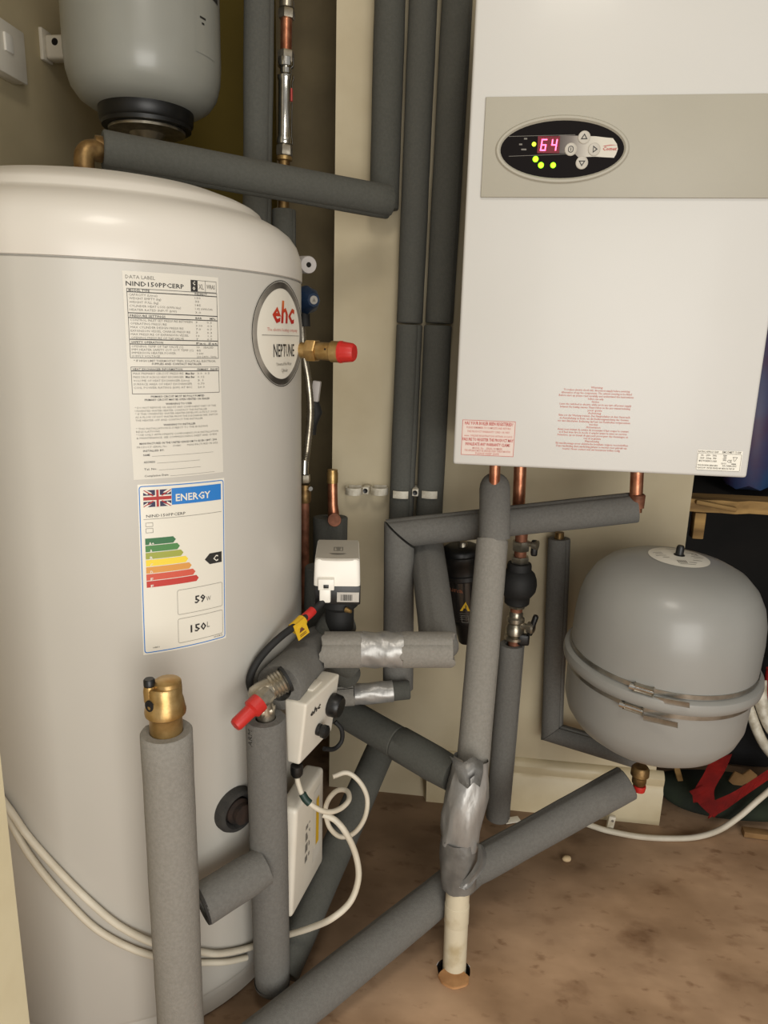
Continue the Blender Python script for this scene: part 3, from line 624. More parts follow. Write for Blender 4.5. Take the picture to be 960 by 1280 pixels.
t = thing('insulated_pipe', 'lagged pipe below the chrome inhibitor, mostly behind the cylinder', 'pipe', W(356, 660, YC))
sleeve('foam_sleeve', W(355, 262, YC), W(356, 700, YC), .022, 'foam_d', t, seam=5)

# --- wall clips
yk = lambda x: W(x, 615, YR)
def clip(x, w, label, full):
    c = yk(x); t = thing('pipe_clip', label, 'clip', (c.x, 1.39, c.z-.01), 'aged white hinged clips screwed in a row on the wall')
    r = .0285 if full else .0145; wd2 = .014
    bm = B_(); n = 20; a0, a1 = (PI*1.345, PI*1.655) if full else (PI*.86, PI*2.14); cy = YR if full else 1.371; A = []
    for i in range(n+1):
        a = a0+(a1-a0)*i/n; A.append([bm.verts.new((c.x+rr*math.cos(a)*(1 if full else 1), cy+rr*math.sin(a), c.z+h)) for rr, h in ((r, -wd2/2), (r, wd2/2), (r+.0028, wd2/2), (r+.0028, -wd2/2))])
    for i in range(n):
        for k in range(4): bm.faces.new((A[i][k], A[i][(k+1) % 4], A[i+1][(k+1) % 4], A[i+1][k]))
    bm.faces.new(A[0]); bm.faces.new(A[-1][::-1]); bmesh.ops.recalc_face_normals(bm, faces=bm.faces)
    if full:                                               # strap sinks into the foam: only its front third stands proud
        for v in bm.verts: v.co.y += .0012
    obj('strap', bm, 'clip', t); obj('back_plate', box(B_(), (c.x, 1.388, c.z), (.026 if not full else .03, .004, .016), None, .001), 'clip', t)
    return t
clip(441, 0, 'empty white pipe clip, leftmost of the row of four below the risers', False)
clip(473, 0, 'empty white pipe clip, second from the left, touching the middle riser', False)
clip(502.5, 0, 'white clip strapped round the middle riser', True)
clip(538, 0, 'white clip strapped round the riser nearest the boiler', True)
for i, x in enumerate((457, 520)):
    c = yk(x); t = thing('clip_base', ('small square screw base between the two empty pipe clips', 'small square screw base between the two clipped risers')[i], 'clip', (c.x, 1.39, c.z-.012), 'aged white hinged clips screwed in a row on the wall')
    obj('block', box(B_(), (c.x, 1.372 if i == 0 else 1.360, c.z+.003), (.012, .036 if i == 0 else .050, .014), None, .0015), 'clip', t)
    obj('screw_head', lathe(B_(), Vector((c.x, 1.354 if i == 0 else 1.335, c.z+.003)), Vector((0, -1, 0)), [(.0046, 0), (.0046, .0012), (.002, .0005), (0, .0005)], 16), 'black', t)

# --- pipes under the boiler
def stub(x, y0, y1, Y, r, label, nut):
    a, b = W(x, y0, Y), W(x-(y1-y0)*.02, y1, Y); a.z = .7915
    t = thing('copper_stub', label, 'pipe', b); obj('pipe', tube(B_(), [a, b], r, 24), 'copper', t)
    if nut: obj('nut', hexnut(B_(), a-ZZ*.007, ZZ, r*1.75, .014), 'nickel', t)
    return t
stub(618, 590, 618, 1.155, .0088, 'short copper stub under the boiler, leftmost of three', False)
s_ = stub(649, 590, 638, 1.285, .0112, 'copper stub with nickel nut under the boiler, middle of three', True)
s_ = stub(795, 594, 640, 1.20, .0105, 'copper stub under the boiler, rightmost of three', False)
c = W(796, 626, 1.20); obj('joint', lathe(B_(), c-ZZ*.012, ZZ, [(.0105, 0), (.0125, .001), (.0128, .022), (.0105, .024)], 24), 'copper_d', s_)
# horizontal lagged pipe with mitre onto the left vertical
YH = 1.215
hl, hr = W(499, 666, YH+.01), W(796, 634, YH-.005); vb = W(497.5, 862, YH-.05)
t = thing('insulated_pipe', 'lagged pipe running level below the boiler, mitred down at its left end', 'pipe', vb)
dh = (hl-hr).normalized(); dv = (vb-hl).normalized()
sleeve('foam_sleeve', hr, hl-dh*.0015, .0262, 'foam', t, cut_b=dv, seam=4.4, bore=.5)
sleeve('foam_sleeve', hl+dv*.0035, vb, .0268, 'foam', t, cut_a=-dh, seam=2.1, open_b=True)
# front drop: cap piece over the horizontal, then the long pale length
cp0, cp1 = W(618, 607, 1.165), W(617.5, 671, 1.148)
t = thing('insulated_pipe', 'pale lagged pipe dropping from under the boiler down to the taped joint', 'pipe', W(590, 965, 1.0)); PF = t
bm = B_()
pth = [W(618.5, 604, 1.185), W(618.5, 612, 1.168), W(618.5, 640, 1.1535), W(618, 672, 1.149)]
o = obj('elbow_sleeve', tube(bm, spline(pth, 6), 0, 36, True, [.0135, .0185, .0215, .0232, .0242, .0246]+[.0250]*7+[.0254]*6), 'foam', t)
lt = W(615.5, 674, 1.149); lb = W(590, 968, 1.005)
sleeve('foam_sleeve', lt, lb, .0258, 'foam_l', t, seam=4.9, ragged=.0015, bore=.55, open_b=False)
f_ = lambda u, v: W(617, 655, 1.149) + Vector((-u*1, 0, 0)) + Vector((v, 0, 0))
def on_sleeve(a, b, r, along0, ang0, view):       # (u, v): u along the pipe from a, v round it
    d = (b-a).normalized(); n = (view - view.dot(d)*d).normalized(); s = d.cross(n)
    return lambda u, v: a + d*(along0+u) + (n*math.cos(ang0+v/r) + s*math.sin(ang0+v/r))*r
bm = B_(); text(bm, 'D', on_sleeve(cp0, cp1, .0262, .030, .0, CAM-cp0), 0, 0, .006, .007, .0); obj('print', bm, 'ink', t, True)

# --- diagonal lagged pipe behind, bending into the duct-taped level pipe
t = thing('insulated_pipe', 'duct-taped lagged pipe with split ends, right of the valve motor', 'pipe', W(485, 836, 1.0)); T9 = t

q0, q1 = W(404, 812, .968), W(565, 812, 1.0)
sleeve('foam_sleeve', W(532, 672, 1.296), W(549, 806, 1.055), .0305, 'foam', t, seam=5.2, open_b=False)
bm = B_(); lathe(bm, W(549, 806, 1.055), (W(549, 806, 1.055)-W(532, 672, 1.296)), [(.0305, 0), (.0300, .008), (.024, .016), (.012, .021), (0, .022)], 32); obj('elbow_sleeve', bm, 'foam', t)
dd = (q1-q0).normalized(); L = (q1-q0).length
lab(sleeve('foam_sleeve', q0, q0+dd*L*.30, .0268, 'foam_l', t, seam=5.6, ragged=.0045, bore=.62), 'left split end of pale foam')
sleeve('foam_sleeve', q0+dd*L*.60, q1, .0268, 'foam_l', t, seam=5.6, ragged=.005, bore=.62)
sleeve('foam_sleeve', q0+dd*L*.29, q0+dd*L*.61, .0248, 'foam', t)
def taped(name, parent, path, radii, m, label=None, crease=.0012, n=40, seed=1):
    rg = random.Random(seed); bm = B_(); k = len(path); D = [(path[min(i+1, k-1)]-path[max(i-1, 0)]).normalized() for i in range(k)]
    u, v = frame(D[0]); prev = D[0]; last = None; ph = [rg.uniform(0, 6) for _ in range(6)]
    for i in range(k):
        q = prev.rotation_difference(D[i]); u = q @ u; v = q @ v; prev = D[i]; cur = []
        for j in range(n):
            a = 2*PI*j/n; rr = radii[i] + crease*(math.sin(3*a+i*.9+ph[0]) + .7*math.sin(7*a-i*1.3+ph[1]) + .6*rg.uniform(-1, 1))
            cur.append(bm.verts.new(path[i] + u*(rr*math.cos(a)) + v*(rr*math.sin(a))))
        if last: skin(bm, last, cur)
        last = cur
    bmesh.ops.recalc_face_normals(bm, faces=bm.faces); o = obj(name, bm, m, parent)
    if label: lab(o, label)
    return o
k = 12; taped('duct_tape', t, [q0+dd*L*(.29+.325*i/k) for i in range(k+1)], [.0262]*(k+1), 'tape', 'shiny silver duct tape wrap', .0007)
# lower, thinner taped branch
a, b = W(412, 871, 1.10), W(512, 862, 1.13)
t = thing('insulated_pipe', 'thin lagged branch with a silver tape band, below the duct-taped pipe', 'pipe', W(460, 886, 1.11)); d = (b-a)
sleeve('foam_sleeve', a, a+d*.31, .0185, 'foam_l', t, seam=5, ragged=.002); sleeve('foam_sleeve', a+d*.30, b, .0165, 'foam_d', t)
taped('duct_tape', t, [a+d*(.31+.48*i/8) for i in range(9)], [.0180]*9, 'tape', 'silver tape band', .0007, 32, 3)

# --- diagonal lagged pipe from behind the thermostat down to the taped joint
j0 = W(576, 985, .985)
a, b = W(424, 886, 1.15), W(566, 968, 1.015)
t = thing('insulated_pipe', 'dark lagged pipe slanting down right into the taped joint', 'pipe', W(480, 935, 1.08))
sleeve('foam_sleeve', a, a.lerp(b, .55), .0275, 'foam_d', t, seam=2.2); sleeve('foam_sleeve', a.lerp(b, .55), b, .0285, 'foam_d', t, seam=2.2, open_a=True, open_b=False)
# --- duct-taped joint, waste pipe and hole plug
t = thing('taped_joint', 'crumpled silver duct-taped joint above the white waste pipe', 'pipe joint', W(573, 1112, .965))
jp = [W(590, 946, 1.0), W(588, 960, .997), W(586, 975, .993), W(583, 990, .989), W(580, 1005, .984), W(578, 1020, .981), W(577, 1035, .978), W(576, 1048, .976), W(575, 1054, .975)]
taped('duct_tape', t, jp, [.0262, .0275, .0300, .0325, .0325, .0315, .0300, .0290, .0285], 'tape', 'crumpled shiny silver tape', .0015, 48, 5)
jp2 = [W(574.5, 1046, .975), W(574.5, 1054, .974), W(574, 1070, .973), W(573.5, 1085, .972), W(573, 1098, .971), W(573, 1106, .971)]
taped('tape_collar', t, jp2, [.0285, .0298, .0292, .0286, .0275, .0262], 'tape_d', 'dull grey lower tape collar', .0009, 48, 8)
bm = B_(); rg = random.Random(4); rows_ = []
for (x0, y0, Y0), (x1, y1, Y1) in zip([(596, 1054, .958), (598, 1062, .952), (597, 1075, .946), (590, 1088, .943), (582, 1098, .944), (570, 1108, .946)], [(603, 1056, .962), (608, 1066, .956), (608, 1078, .950), (604, 1088, .948), (596, 1098, .948), (584, 1114, .950)]):
    rows_.append([W(x0, y0, Y0), W((x0+x1)/2, (y0+y1)/2, (Y0+Y1)/2-.006), W(x1, y1, Y1)])
V = [[bm.verts.new(p) for p in r_] for r_ in rows_]
for i in range(len(V)-1):
    for j in range(2): bm.faces.new((V[i][j], V[i][j+1], V[i+1][j+1], V[i+1][j]))
bmesh.ops.solidify(bm, geom=bm.faces[:], thickness=.0008); lab(obj('tape_flap', bm, 'tape', t), 'loose flap of tape curling off')
bm = B_(); rows_ = []
for (x0, y0, Y0), (x1, y1, Y1) in zip([(562, 945, .975), (570, 962, .962), (574, 978, .955)], [(604, 952, .972), (604, 966, .962), (600, 984, .957)]):
    rows_.append([W(x0, y0, Y0), W(x0*.6+x1*.4, (y0+y1)/2+5, (Y0+Y1)/2-.010), W(x0*.3+x1*.7, (y0+y1)/2-3, (Y0+Y1)/2-.004), W(x1, y1, Y1)])
V = [[bm.verts.new(p) for p in r_] for r_ in rows_]
for i in range(len(V)-1):
    for j in range(3): bm.faces.new((V[i][j], V[i][j+1], V[i+1][j+1], V[i+1][j]))
bmesh.ops.solidify(bm, geom=bm.faces[:], thickness=.0008); lab(obj('tape_fold', bm, 'tape', t), 'raised fold of tape at the top of the joint')
pt_, pf = W(573, 1095, .966), Vector((HOLE.x+.0015, HOLE.y+.004, -.055))
t = thing('waste_pipe', 'aged white waste pipe dropping through the hole in the floor', 'pipe', (pf.x, pf.y, 0))
obj('pipe', tube(B_(), [pt_, pt_.lerp(pf, .5), pf], .0186, 36), 'pvc', t)
s0 = pt_.lerp(pf, .22); dn = (pf-pt_).normalized(); obj('coupling', lathe(B_(), s0-dn*.0, dn, [(.0186, 0), (.0193, .0006), (.0193, .032), (.0186, .034)], 36), 'pvc', t)
pc = WZ(567, 1224, 0)
bm = B_(); 
pts = [Vector((pc.x+.0235*math.cos(2*PI*i/20)*(1+.05*math.sin(i*2.1)), pc.y+.0185*math.sin(2*PI*i/20)*(1+.05*math.cos(i*1.7)), .0045)) for i in range(20)]
prism(bm, pts, ZZ, .004, .0006); tag(obj('wooden_plug', bm, 'plug'), 'round offcut of plywood lying at the foot of the white waste pipe', 'offcut')

# --- long lagged pipe along the floor
c0, c1, c2 = W(338, 1292, .77), W(590, 1086, 1.064), W(784, 978, 1.16)
t = thing('insulated_pipe', 'long lagged pipe rising from the lower edge behind the waste pipe to the grey vessel', 'pipe', c0)
c0b = c0 + (c0-c1)*.25; c0b.z = max(c0b.z, .031)
sleeve('foam_sleeve', c0b, c1, .0300, 'foam', t, seam=4, open_b=False); sleeve('foam_sleeve', c1 - (c2-c1).normalized()*.01, c2, .0292, 'foam', t, seam=4.5, open_a=False)
# --- lagged vertical at the right, mitred towards the vessel
a, b, c = W(699, 673, 1.355), W(690, 915, 1.345), W(800, 948, 1.26)
t = thing('insulated_pipe', 'lagged pipe on the wall left of the grey vessel, mitred to run beneath it', 'pipe', b)
sleeve('foam_sleeve', a, b, .0212, 'foam', t, cut_b=(c-b), seam=5.5, bore=.55); sleeve('foam_sleeve', b+(c-b).normalized()*.001, c, .0205, 'foam', t, cut_a=-(b-a).normalized()*-1*-1, seam=5)
obj('copper_end', tube(B_(), [a+ZZ*.012, a-ZZ*.02], .0085, 16), 'brass_d', t)
# --- valve train behind the pale drop pipe
YV = 1.285
a, b = W(640, 805, YV), W(622, 1022, YV)
t = thing('insulated_pipe', 'lagged pipe standing on the floor behind the pale drop pipe', 'pipe', b); b.z = max(b.z, .002)
sleeve('foam_sleeve', a, b, .0238, 'foam', t, seam=5, bore=.6)
fp = WZ(640, 1025, .003); tag(obj('paper_scrap', box(B_(), fp, (.034, .018, .0015), Matrix.Rotation(.4, 3, 'Z'), .0003), 'label'), 'tiny white scrap on the floor beside the lagged standing pipe', 'scrap')
v0, v1 = W(651, 668, YV), W(641, 808, YV); ax = (v1-v0).normalized(); vp = lambda y: W(652 - (y-668)*.07, y, YV)
t = thing('pump_valve_set', 'black-lagged circulator valve with nickel fittings behind the pale drop pipe', 'valve', vp(806))
obj('pipe', tube(B_(), [vp(640), vp(806)], .0112, 20), 'copper_d', t)
obj('black_shell', lathe(B_(), vp(703), ax, [(.012, 0), (.021, .001), (.0225, .006), (.0225, .014), (.029, .020), (.0330, .030), (.0345, .042), (.0325, .054), (.027, .062), (.0235, .066), (.0230, .078), (.020, .081), (.012, .081)], 32), 'black_m', t)
for y, r, h in ((682, .0165, .018), (699, .0175, .012), (754, .0165, .016)): obj('nut', hexnut(B_(), vp(y), ax, r, h), 'nickel', t)
obj('valve_body', lathe(B_(), vp(764), ax, [(.011, 0), (.013, .003), (.013, .010), (.0165, .013), (.0165, .020), (.013, .024), (.015, .028), (.0172, .034), (.0172, .044), (.013, .048), (.0185, .050), (.0185, .055), (.012, .056)], 28), 'nickel', t)
sd = Vector((.9, -.43, 0)).normalized(); k = vp(780); bm = B_(); lathe(bm, k+sd*.010, sd, [(.006, 0), (.006, .014), (.011, .015), (.0115, .024), (.009, .027), (0, .027)], 20); obj('valve_stem', bm, 'nickel', t)
bm = B_(); box(bm, k+sd*.034+ZZ*.006, (.010, .012, .042), Matrix.Rotation(.25, 3, 'Y'), .004, 3); obj('lever', bm, 'black', t)
bm = B_(); box(bm, k+sd*.018-ZZ*.026, (.022, .014, .022), None, .004, 3); obj('drain_knob', bm, 'black', t)
k2 = vp(678); bm = B_(); lathe(bm, k2+sd*.010, sd, [(.005, 0), (.005, .012), (.0085, .013), (.009, .022), (0, .024)], 18); obj('side_screw', bm, 'nickel', t)
bm = B_(); box(bm, k2+sd*.026-ZZ*.006, (.012, .012, .030), None, .004, 3); obj('lever', bm, 'black', t)
# --- magnetic filter
YM = 1.30; mt, mb_ = W(576, 681, YM), W(583, 803, YM); ax = (mb_-mt).normalized(); L = (mb_-mt).length
t = thing('magnetic_filter', 'black magnetic filter canister with a yellow warning triangle', 'filter', mb_)
obj('cap', lathe(B_(), mt, ax, [(0, 0), (.026, 0), (.034, .004), (.0375, .010), (.0375, .016), (.0395, .018), (.0395, .030), (.0370, .033), (.0365, .052), (.0385, .054), (.0385, .062), (.034, .065), (0, .065)], 40), 'black', t)
obj('canister', lathe(B_(), mt+ax*.064, ax, [(0, 0), (.0345, 0), (.0340, .012), (.0315, .060), (.0295, .078), (.026, .081), (0, .081)], 40), 'clear', t)
obj('drain_cup', lathe(B_(), mt+ax*.144, ax, [(0, 0), (.0255, 0), (.0255, .006), (.021, .012), (.015, L-.148), (.012, L-.144), (0, L-.144)], 32), 'black', t)
obj('bleed_screw', lathe(B_(), mt+Vector((.004, -.012, -.002)), ZZ, [(.0085, 0), (.0085, .010), (.0065, .013), (0, .013)], 20), 'nickel', t)
vv = (CAM-mt); vv.z = 0; vv.normalize(); sv = ZZ.cross(vv).normalized()
fm = lambda off: (lambda u, v: mt+ax*(.064) + ZZ*0 + (vv*math.cos(u/.034) + sv*math.sin(u/.034))*(.0345-.045*max(0, -v-.0)*1.0+off) + ax*(-v))
bm = B_(); text(bm, 'una', fm(.0006), -.026, -.019, .009, .026, .02); obj('print', bm, 'copper_d', t, True)
fm2 = fm(.0007); bm = B_(); poly(bm, fm2, [(-.008, -.055), (.012, -.055), (.004, -.036)]); TRI = obj('warning_triangle', bm, 'yellow', t, True)
bm = B_(); fm3 = fm(.0010); poly(bm, fm3, [(.0025, -.052), (.0045, -.052), (.0048, -.043), (.0032, -.043)]); obj('exclamation_mark', bm, 'ink', t, True)
bm = B_(); 
for i in range(4): line(bm, fm2, -.009, -.060-.004*i, .012, -.060-.004*i, .0006, 3)
rframe(bm, fm2, -.006, -.078, .008, -.064, .001, .0008, 1); obj('fine_print', bm, 'ink_g', t, True)

# ================================================================== GREY EXPANSION VESSEL
vt, vb_ = W(849, 694, 1.135), W(806, 926, 1.150)
ax = (vt-vb_).normalized(); K = .962; H = (vt-vb_).length
t = thing('expansion_vessel', 'round grey expansion vessel with a rolled rim and white top disc', 'expansion vessel', vb_)
h = H; mid = .455*h
prof = [(r*K, z) for r, z in [(0, 0), (.03, .001), (.07, .006), (.102, .017), (.126, .034), (.141, .054), (.148, .076), (.1495, mid-.012)]]
obj('lower_shell', lathe(B_(), vb_, ax, prof, 96), 'vess_g', t)
prof = [(r*K, z) for r, z in [(.1495, mid+.008), (.1500, mid+.03), (.1495, h*.66), (.1465, h*.745), (.140, h*.815), (.128, h*.878), (.110, h*.929), (.088, h*.960), (.060, h*.982), (.032, h*.995), (0, h)]]
obj('upper_shell', lathe(B_(), vb_, ax, prof, 96), 'vess_g', t)
obj('rim', lathe(B_(), vb_, ax, [(r*K, z) for r, z in [(.149, mid-.012), (.1545, mid-.0125), (.1595, mid-.008), (.1610, mid), (.1595, mid+.008), (.1545, mid+.011), (.1495, mid+.0115)]], 96), 'vess_g', t)
for nm, z, rr in (('upper_band', mid+.0165, .1515), ('lower_band', mid-.0175, .1510)):
    obj(nm, lathe(B_(), vb_, ax, [(.149*K, z-.0035), (rr*K, z-.0035), (rr*K, z+.0035), (.149*K, z+.0035)], 96), 'steel', t)
for y, z, ang in ((0, mid+.0165, 0), (1, mid-.0175, -.07)):
    tgt = W(805+(-14 if y else 0), 858 if y == 0 else 880, 1.0); c0_ = vb_+ax*z; vv = (tgt-c0_); vv = (vv-ax*vv.dot(ax)).normalized(); tg = ax.cross(vv).normalized(); p = c0_+vv*.1535*K
    rm = Matrix((tg, vv, ax)).transposed(); s_o = obj('clamp_housing', box(B_(), p, (.026, .009, .010), rm, .0015), 'nickel', t)
    bm = B_(); lathe(bm, p+vv*.003-tg*.020, tg, [(0, 0), (.0048, 0), (.0048, .008), (.003, .009), (.003, .034), (0, .034)], 14); obj('screw', bm, 'chrome', s_o)
    sg = 1 if tg.x > 0 else -1; bm = B_(); box(bm, p+tg*sg*.040+vv*.003-ax*.006, (.048, .0012, .008), rm @ Matrix.Rotation(-.16*sg, 3, 'Y') @ Matrix.Rotation(.05*sg, 3, 'Z'), .0003); obj('strap_tail', bm, 'steel', s_o)
# top disc label, and the valve cap
def vtop(u, v, off=.0006):
    rr = math.hypot(u, v); hh = h
    P = [(r*K, z) for r, z in [(0, h), (.032, h*.995), (.060, h*.982), (.088, h*.960)]]
    for (r0, h0), (r1, h1) in zip(P, P[1:]):
        if rr <= r1: hh = h0 + (h1-h0)*(rr-r0)/(r1-r0); break
    return vb_ + ax*(hh+off) + VE1*u + VE2*v
VE1 = (R0 - ax*R0.dot(ax)).normalized(); VE2 = ax.cross(VE1)
lo = obj('top_label', disc(lambda u, v: vtop(u, v, .0008), 0, .046, 40), 'label', t, True); lab(lo, 'round white label with fine print')
bm = B_(); fl = lambda u, v: vtop(u, v, .0013)
for (u, v, w) in ((-.038, .010, .014), (-.036, .004, .012), (-.038, -.004, .016), (-.030, -.012, .010), (.016, .014, .018), (.018, -.002, .020), (.020, -.008, .014), (.014, -.020, .014), (-.010, .030, .02), (-.012, -.036, .024), (.004, -.030, .012)): line(bm, fl, u, v, u+w, v, .0012, 4)
for k in range(5): line(bm, fl, -.012+.003*k, -.033, -.012+.003*k, -.023, .0014)
text(bm, 'CE', fl, .022, .004, .008, .011); obj('print', bm, 'ink_g', lo, True)
obj('valve_cap', lathe(B_(), vb_+ax*(h-.001), ax, [(.0085, 0), (.0085, .002), (.0062, .003), (.0060, .014), (.0045, .017), (0, .017)], 20), 'black', t)
obj('outlet', lathe(B_(), vb_+ax*.004, -ax, [(.016, 0), (.016, .006), (.011, .008), (.011, .014), (.0135, .015), (.0135, .020), (0, .020)], 24), 'chrome', t)
# bracket strip behind, fixing the vessel to the wall
obj('bracket', box(B_(), ((vb_.x+vt.x)/2, 1.355, vb_.z+mid), (.06, .085, .03), None, .002), 'steel', t)
bv = W(802, 965, 1.15)
t = thing('drain_valve', 'small brass drain valve with red tip under the grey vessel', 'valve', W(800, 990, 1.15))
obj('body', lathe(B_(), W(801, 958, 1.150), Vector((0, 0, -1)), [(0, 0), (.012, 0), (.015, .004), (.0155, .016), (.012, .020), (.012, .030), (.010, .034), (0, .034)], 24), 'brass_d', t)
obj('red_tip', lathe(B_(), W(799.5, 981, 1.150), Vector((0, 0, -1)), [(0, 0), (.0105, 0), (.0110, .003), (.0098, .011), (0, .012)], 20), 'red', t)

# ================================================================== UPPER LEFT: white potable expansion vessel, bracket, spur
vx = W(183, 140, 1.3); zb = W(183, 141, 1.3).z
t = thing('expansion_vessel', 'tall pale expansion vessel hanging above the white cylinder, black ring beneath', 'expansion vessel', (vx.x, vx.y, zb-.05))
o_ = Vector((vx.x, vx.y, zb))
obj('body', lathe(B_(), o_, ZZ, [(0, 0), (.07, 0), (.092, .004), (.108, .014), (.1195, .030), (.1255, .052), (.1275, .080), (.1275, .34), (.12, .375), (.09, .40), (0, .41)], 96), 'vess_w', t)
obj('base_ring', lathe(B_(), o_, -ZZ, [(.05, -.01), (.0785, -.01), (.0790, .002), (.0775, .017), (.0745, .020), (.0740, .026), (0, .026)], 64), 'black', t)
obj('flange', lathe(B_(), o_-ZZ*.026, -ZZ, [(.0, 0), (.062, 0), (.064, .002), (.064, .006), (.03, .008), (.02, .02), (0, .02)], 48), 'nickel', t)
def vw(u, v, off=.0004): a = math.atan2(CAM.y-o_.y, CAM.x-o_.x) + rad(48) + u/.1275; return Vector((o_.x+(.1275+off)*math.cos(a), o_.y+(.1275+off)*math.sin(a), W(183, 30, 1.3).z + v))
bm = B_(); rect(bm, vw, -.02, -.062, .03, .024, 8); lab(obj('side_label', bm, 'vess_w', t, True), 'pale printed label on the right flank'); 
bm = B_(); rect(bm, lambda u, v: vw(u, v, .0008), -.03, .028, .05, .036, 8); line(bm, lambda u, v: vw(u, v, .0009), -.01, -.01, .004, -.01, .003); line(bm, lambda u, v: vw(u, v, .0009), -.006, -.018, .0, -.018, .003); obj('label_print', bm, 'ink', t, True)
def on_left_wall(x, y):
    r = FW + RT*((x-480)/FPX) + UP*((640-y)/FPX); return CAM + r*(-.9/r.x)
q = on_left_wall(52, 56)
t = thing('wall_bracket', 'white wall bracket reaching from the left wall to the pale vessel', 'bracket', (q.x, q.y, q.z-.03))
obj('plate', box(B_(), (q.x+.004, q.y+.008, q.z), (.008, .034, .058), None, .002), 'white', t)
bm = B_(); box(bm, (q.x+.088, q.y+.012, q.z-.004), (.16, .030, .044), None, .006, 3); obj('arm', bm, 'white', t)
obj('screw_hole', lathe(B_(), Vector((q.x+.030, q.y-.0022, q.z+.004)), Vector((0, -1, 0)), [(.007, -.002), (.0075, .0006), (.006, .001), (0, .001)], 20), 'dark', t)
q = on_left_wall(14, 75)
t = thing('fused_spur', 'white electrical fused spur box at the upper left edge of the wall', 'electrical box', (q.x, q.y-.045, q.z-.045))
obj('back_box', box(B_(), (q.x+.012, q.y-.045, q.z), (.024, .086, .086), None, .003), 'white', t)
obj('front_plate', box(B_(), (q.x+.027, q.y-.045, q.z), (.008, .088, .088), None, .0025), 'white', t)
obj('rocker', box(B_(), (q.x+.032, q.y-.055, q.z+.008), (.006, .022, .03), None, .001), 'white_b', t)

# ================================================================== BEHIND THE CYLINDER'S RIGHT EDGE
px0 = W(379, 438, 1.00); px0.x = TC.x+TR-.004; a = W(372, 437.5, 1.01); b = W(447, 441, .99); d = (b-a).normalized(); L = (b-a).length; at = lambda x: (x-372)/75*L
t = thing('relief_valve', 'brass relief valve with a red cap sticking out right of the round badge', 'valve', W(410, 455, 1.0))
obj('spigot', lathe(B_(), a, d, [(0, 0), (.011, 0), (.011, at(385)), (0, at(385))], 24), 'brass', t)
obj('nut', hexnut(B_(), a+d*at(391), d, .0162, at(397.5)-at(385)), 'brass', t)
obj('body', lathe(B_(), a+d*at(397), d, [(0, 0), (.0115, 0), (.0122, .002), (.0122, at(414)-at(397)), (.0145, at(415.5)-at(397)), (.0145, at(426)-at(397)), (0, at(426)-at(397))], 32), 'brass', t)
pp = a+d*at(409); obj('test_hole', lathe(B_(), pp+Vector((0, -.0121, .003)), Vector((0, -1, 0)), [(.0014, -.001), (.0014, .0004), (0, .0004)], 10), 'dark', t)
bm = B_(); n = 36; u_, v_ = frame(d); last = None
for r, h in [(.0150, 0), (.0150, .003), (.0138, .0035), (.0130, .010), (.0118, .0195), (.0105, .0215)]:
    R_ = [bm.verts.new(a+d*(at(425.5)+h)+(u_*math.cos(2*PI*i/n)+v_*math.sin(2*PI*i/n))*(r+(.0006 if i % 3 == 0 and .003 < h < .02 else 0))) for i in range(n)]
    if last: skin(bm, last, R_)
    else: bm.faces.new(R_)
    last = R_
bm.faces.new(last); bmesh.ops.recalc_face_normals(bm, faces=bm.faces); obj('red_cap', bm, 'red', t)
c = W(386, 331, 1.20); d = (CAM-c).normalized() + Vector((.35, 0, 0)); d.normalize()
t = thing('white_tube', 'short whitish tube with a dark bore peeping past the cylinder lid', 'tube', c)
bm = B_(); lathe(bm, c, -d, [(.0042, .014), (.0042, 0), (.0128, 0), (.0138, .002), (.0138, .05), (0, .05)], 28); obj('tube', bm, 'grey_t', t); obj('bore', lathe(B_(), c-d*.001, d, [(.0042, 0), (0, .0002)], 16), 'dark', t)
c = W(392, 375, 1.16); d = Vector((.62, -.78, -.02)).normalized()
t = thing('blue_valve_cap', 'dark blue domed valve cap with a silver disc behind the badge edge', 'valve', W(385, 400, 1.18))
obj('cap', lathe(B_(), c, -d, [(0, 0), (.0105, .0), (.0135, .004), (.0205, .018), (.0225, .024), (.0225, .036), (0, .036)], 8), 'blue', t)
obj('disc', lathe(B_(), c-d*.0005, d, [(.0066, 0), (.0066, .0016), (0, .0016)], 20), 'silver', t)
bm = B_(); u_, v_ = frame(d); fi = lambda u, v: c+d*.0018+Vector((0, 0, 1))*v+ZZ.cross(d).normalized()*u; poly(bm, fi, [(-.003, -.0025), (.003, -.0025), (0, .0035)]); obj('mark', bm, 'ink_g', t, True)
obj('stem', tube(B_(), [W(380, 384, 1.185), W(381, 408, 1.185)], .009, 20), 'black_m', t)
t = thing('braided_hose', 'braided steel flexible hose running down the cylinder edge', 'hose', W(380, 590, 1.20))
hp = [W(*p) for p in ((377, 400, 1.21), (379, 440, 1.21), (385, 475, 1.21), (388, 515, 1.21), (384, 560, 1.21), (380.5, 584, 1.21))]
bm = B_(); pth = spline(hp, 22); tube(bm, pth, .0058, 12, True, [.0058+.0007*(i % 2) for i in range(len(pth))]); obj('braid', bm, 'nickel', t)
obj('ferrule', tube(B_(), [W(380.5, 575, 1.21), W(380, 592, 1.21)], .0078, 16), 'chrome', t)
t = thing('isolating_valve', 'small dull nickel valve under the end of the braided hose', 'valve', W(381, 630, 1.21))
obj('nut', hexnut(B_(), W(380.5, 598, 1.21), ZZ, .0105, .014), 'nickel', t); obj('body', lathe(B_(), W(381, 628, 1.21), ZZ, [(0, 0), (.0095, 0), (.011, .004), (.011, .018), (.009, .022), (.009, .032), (0, .032)], 20), 'brass_d', t)
obj('screw', lathe(B_(), W(386, 610, 1.205), Vector((.6, -.8, 0)), [(.004, 0), (.004, .008), (0, .008)], 12), 'chrome', t)
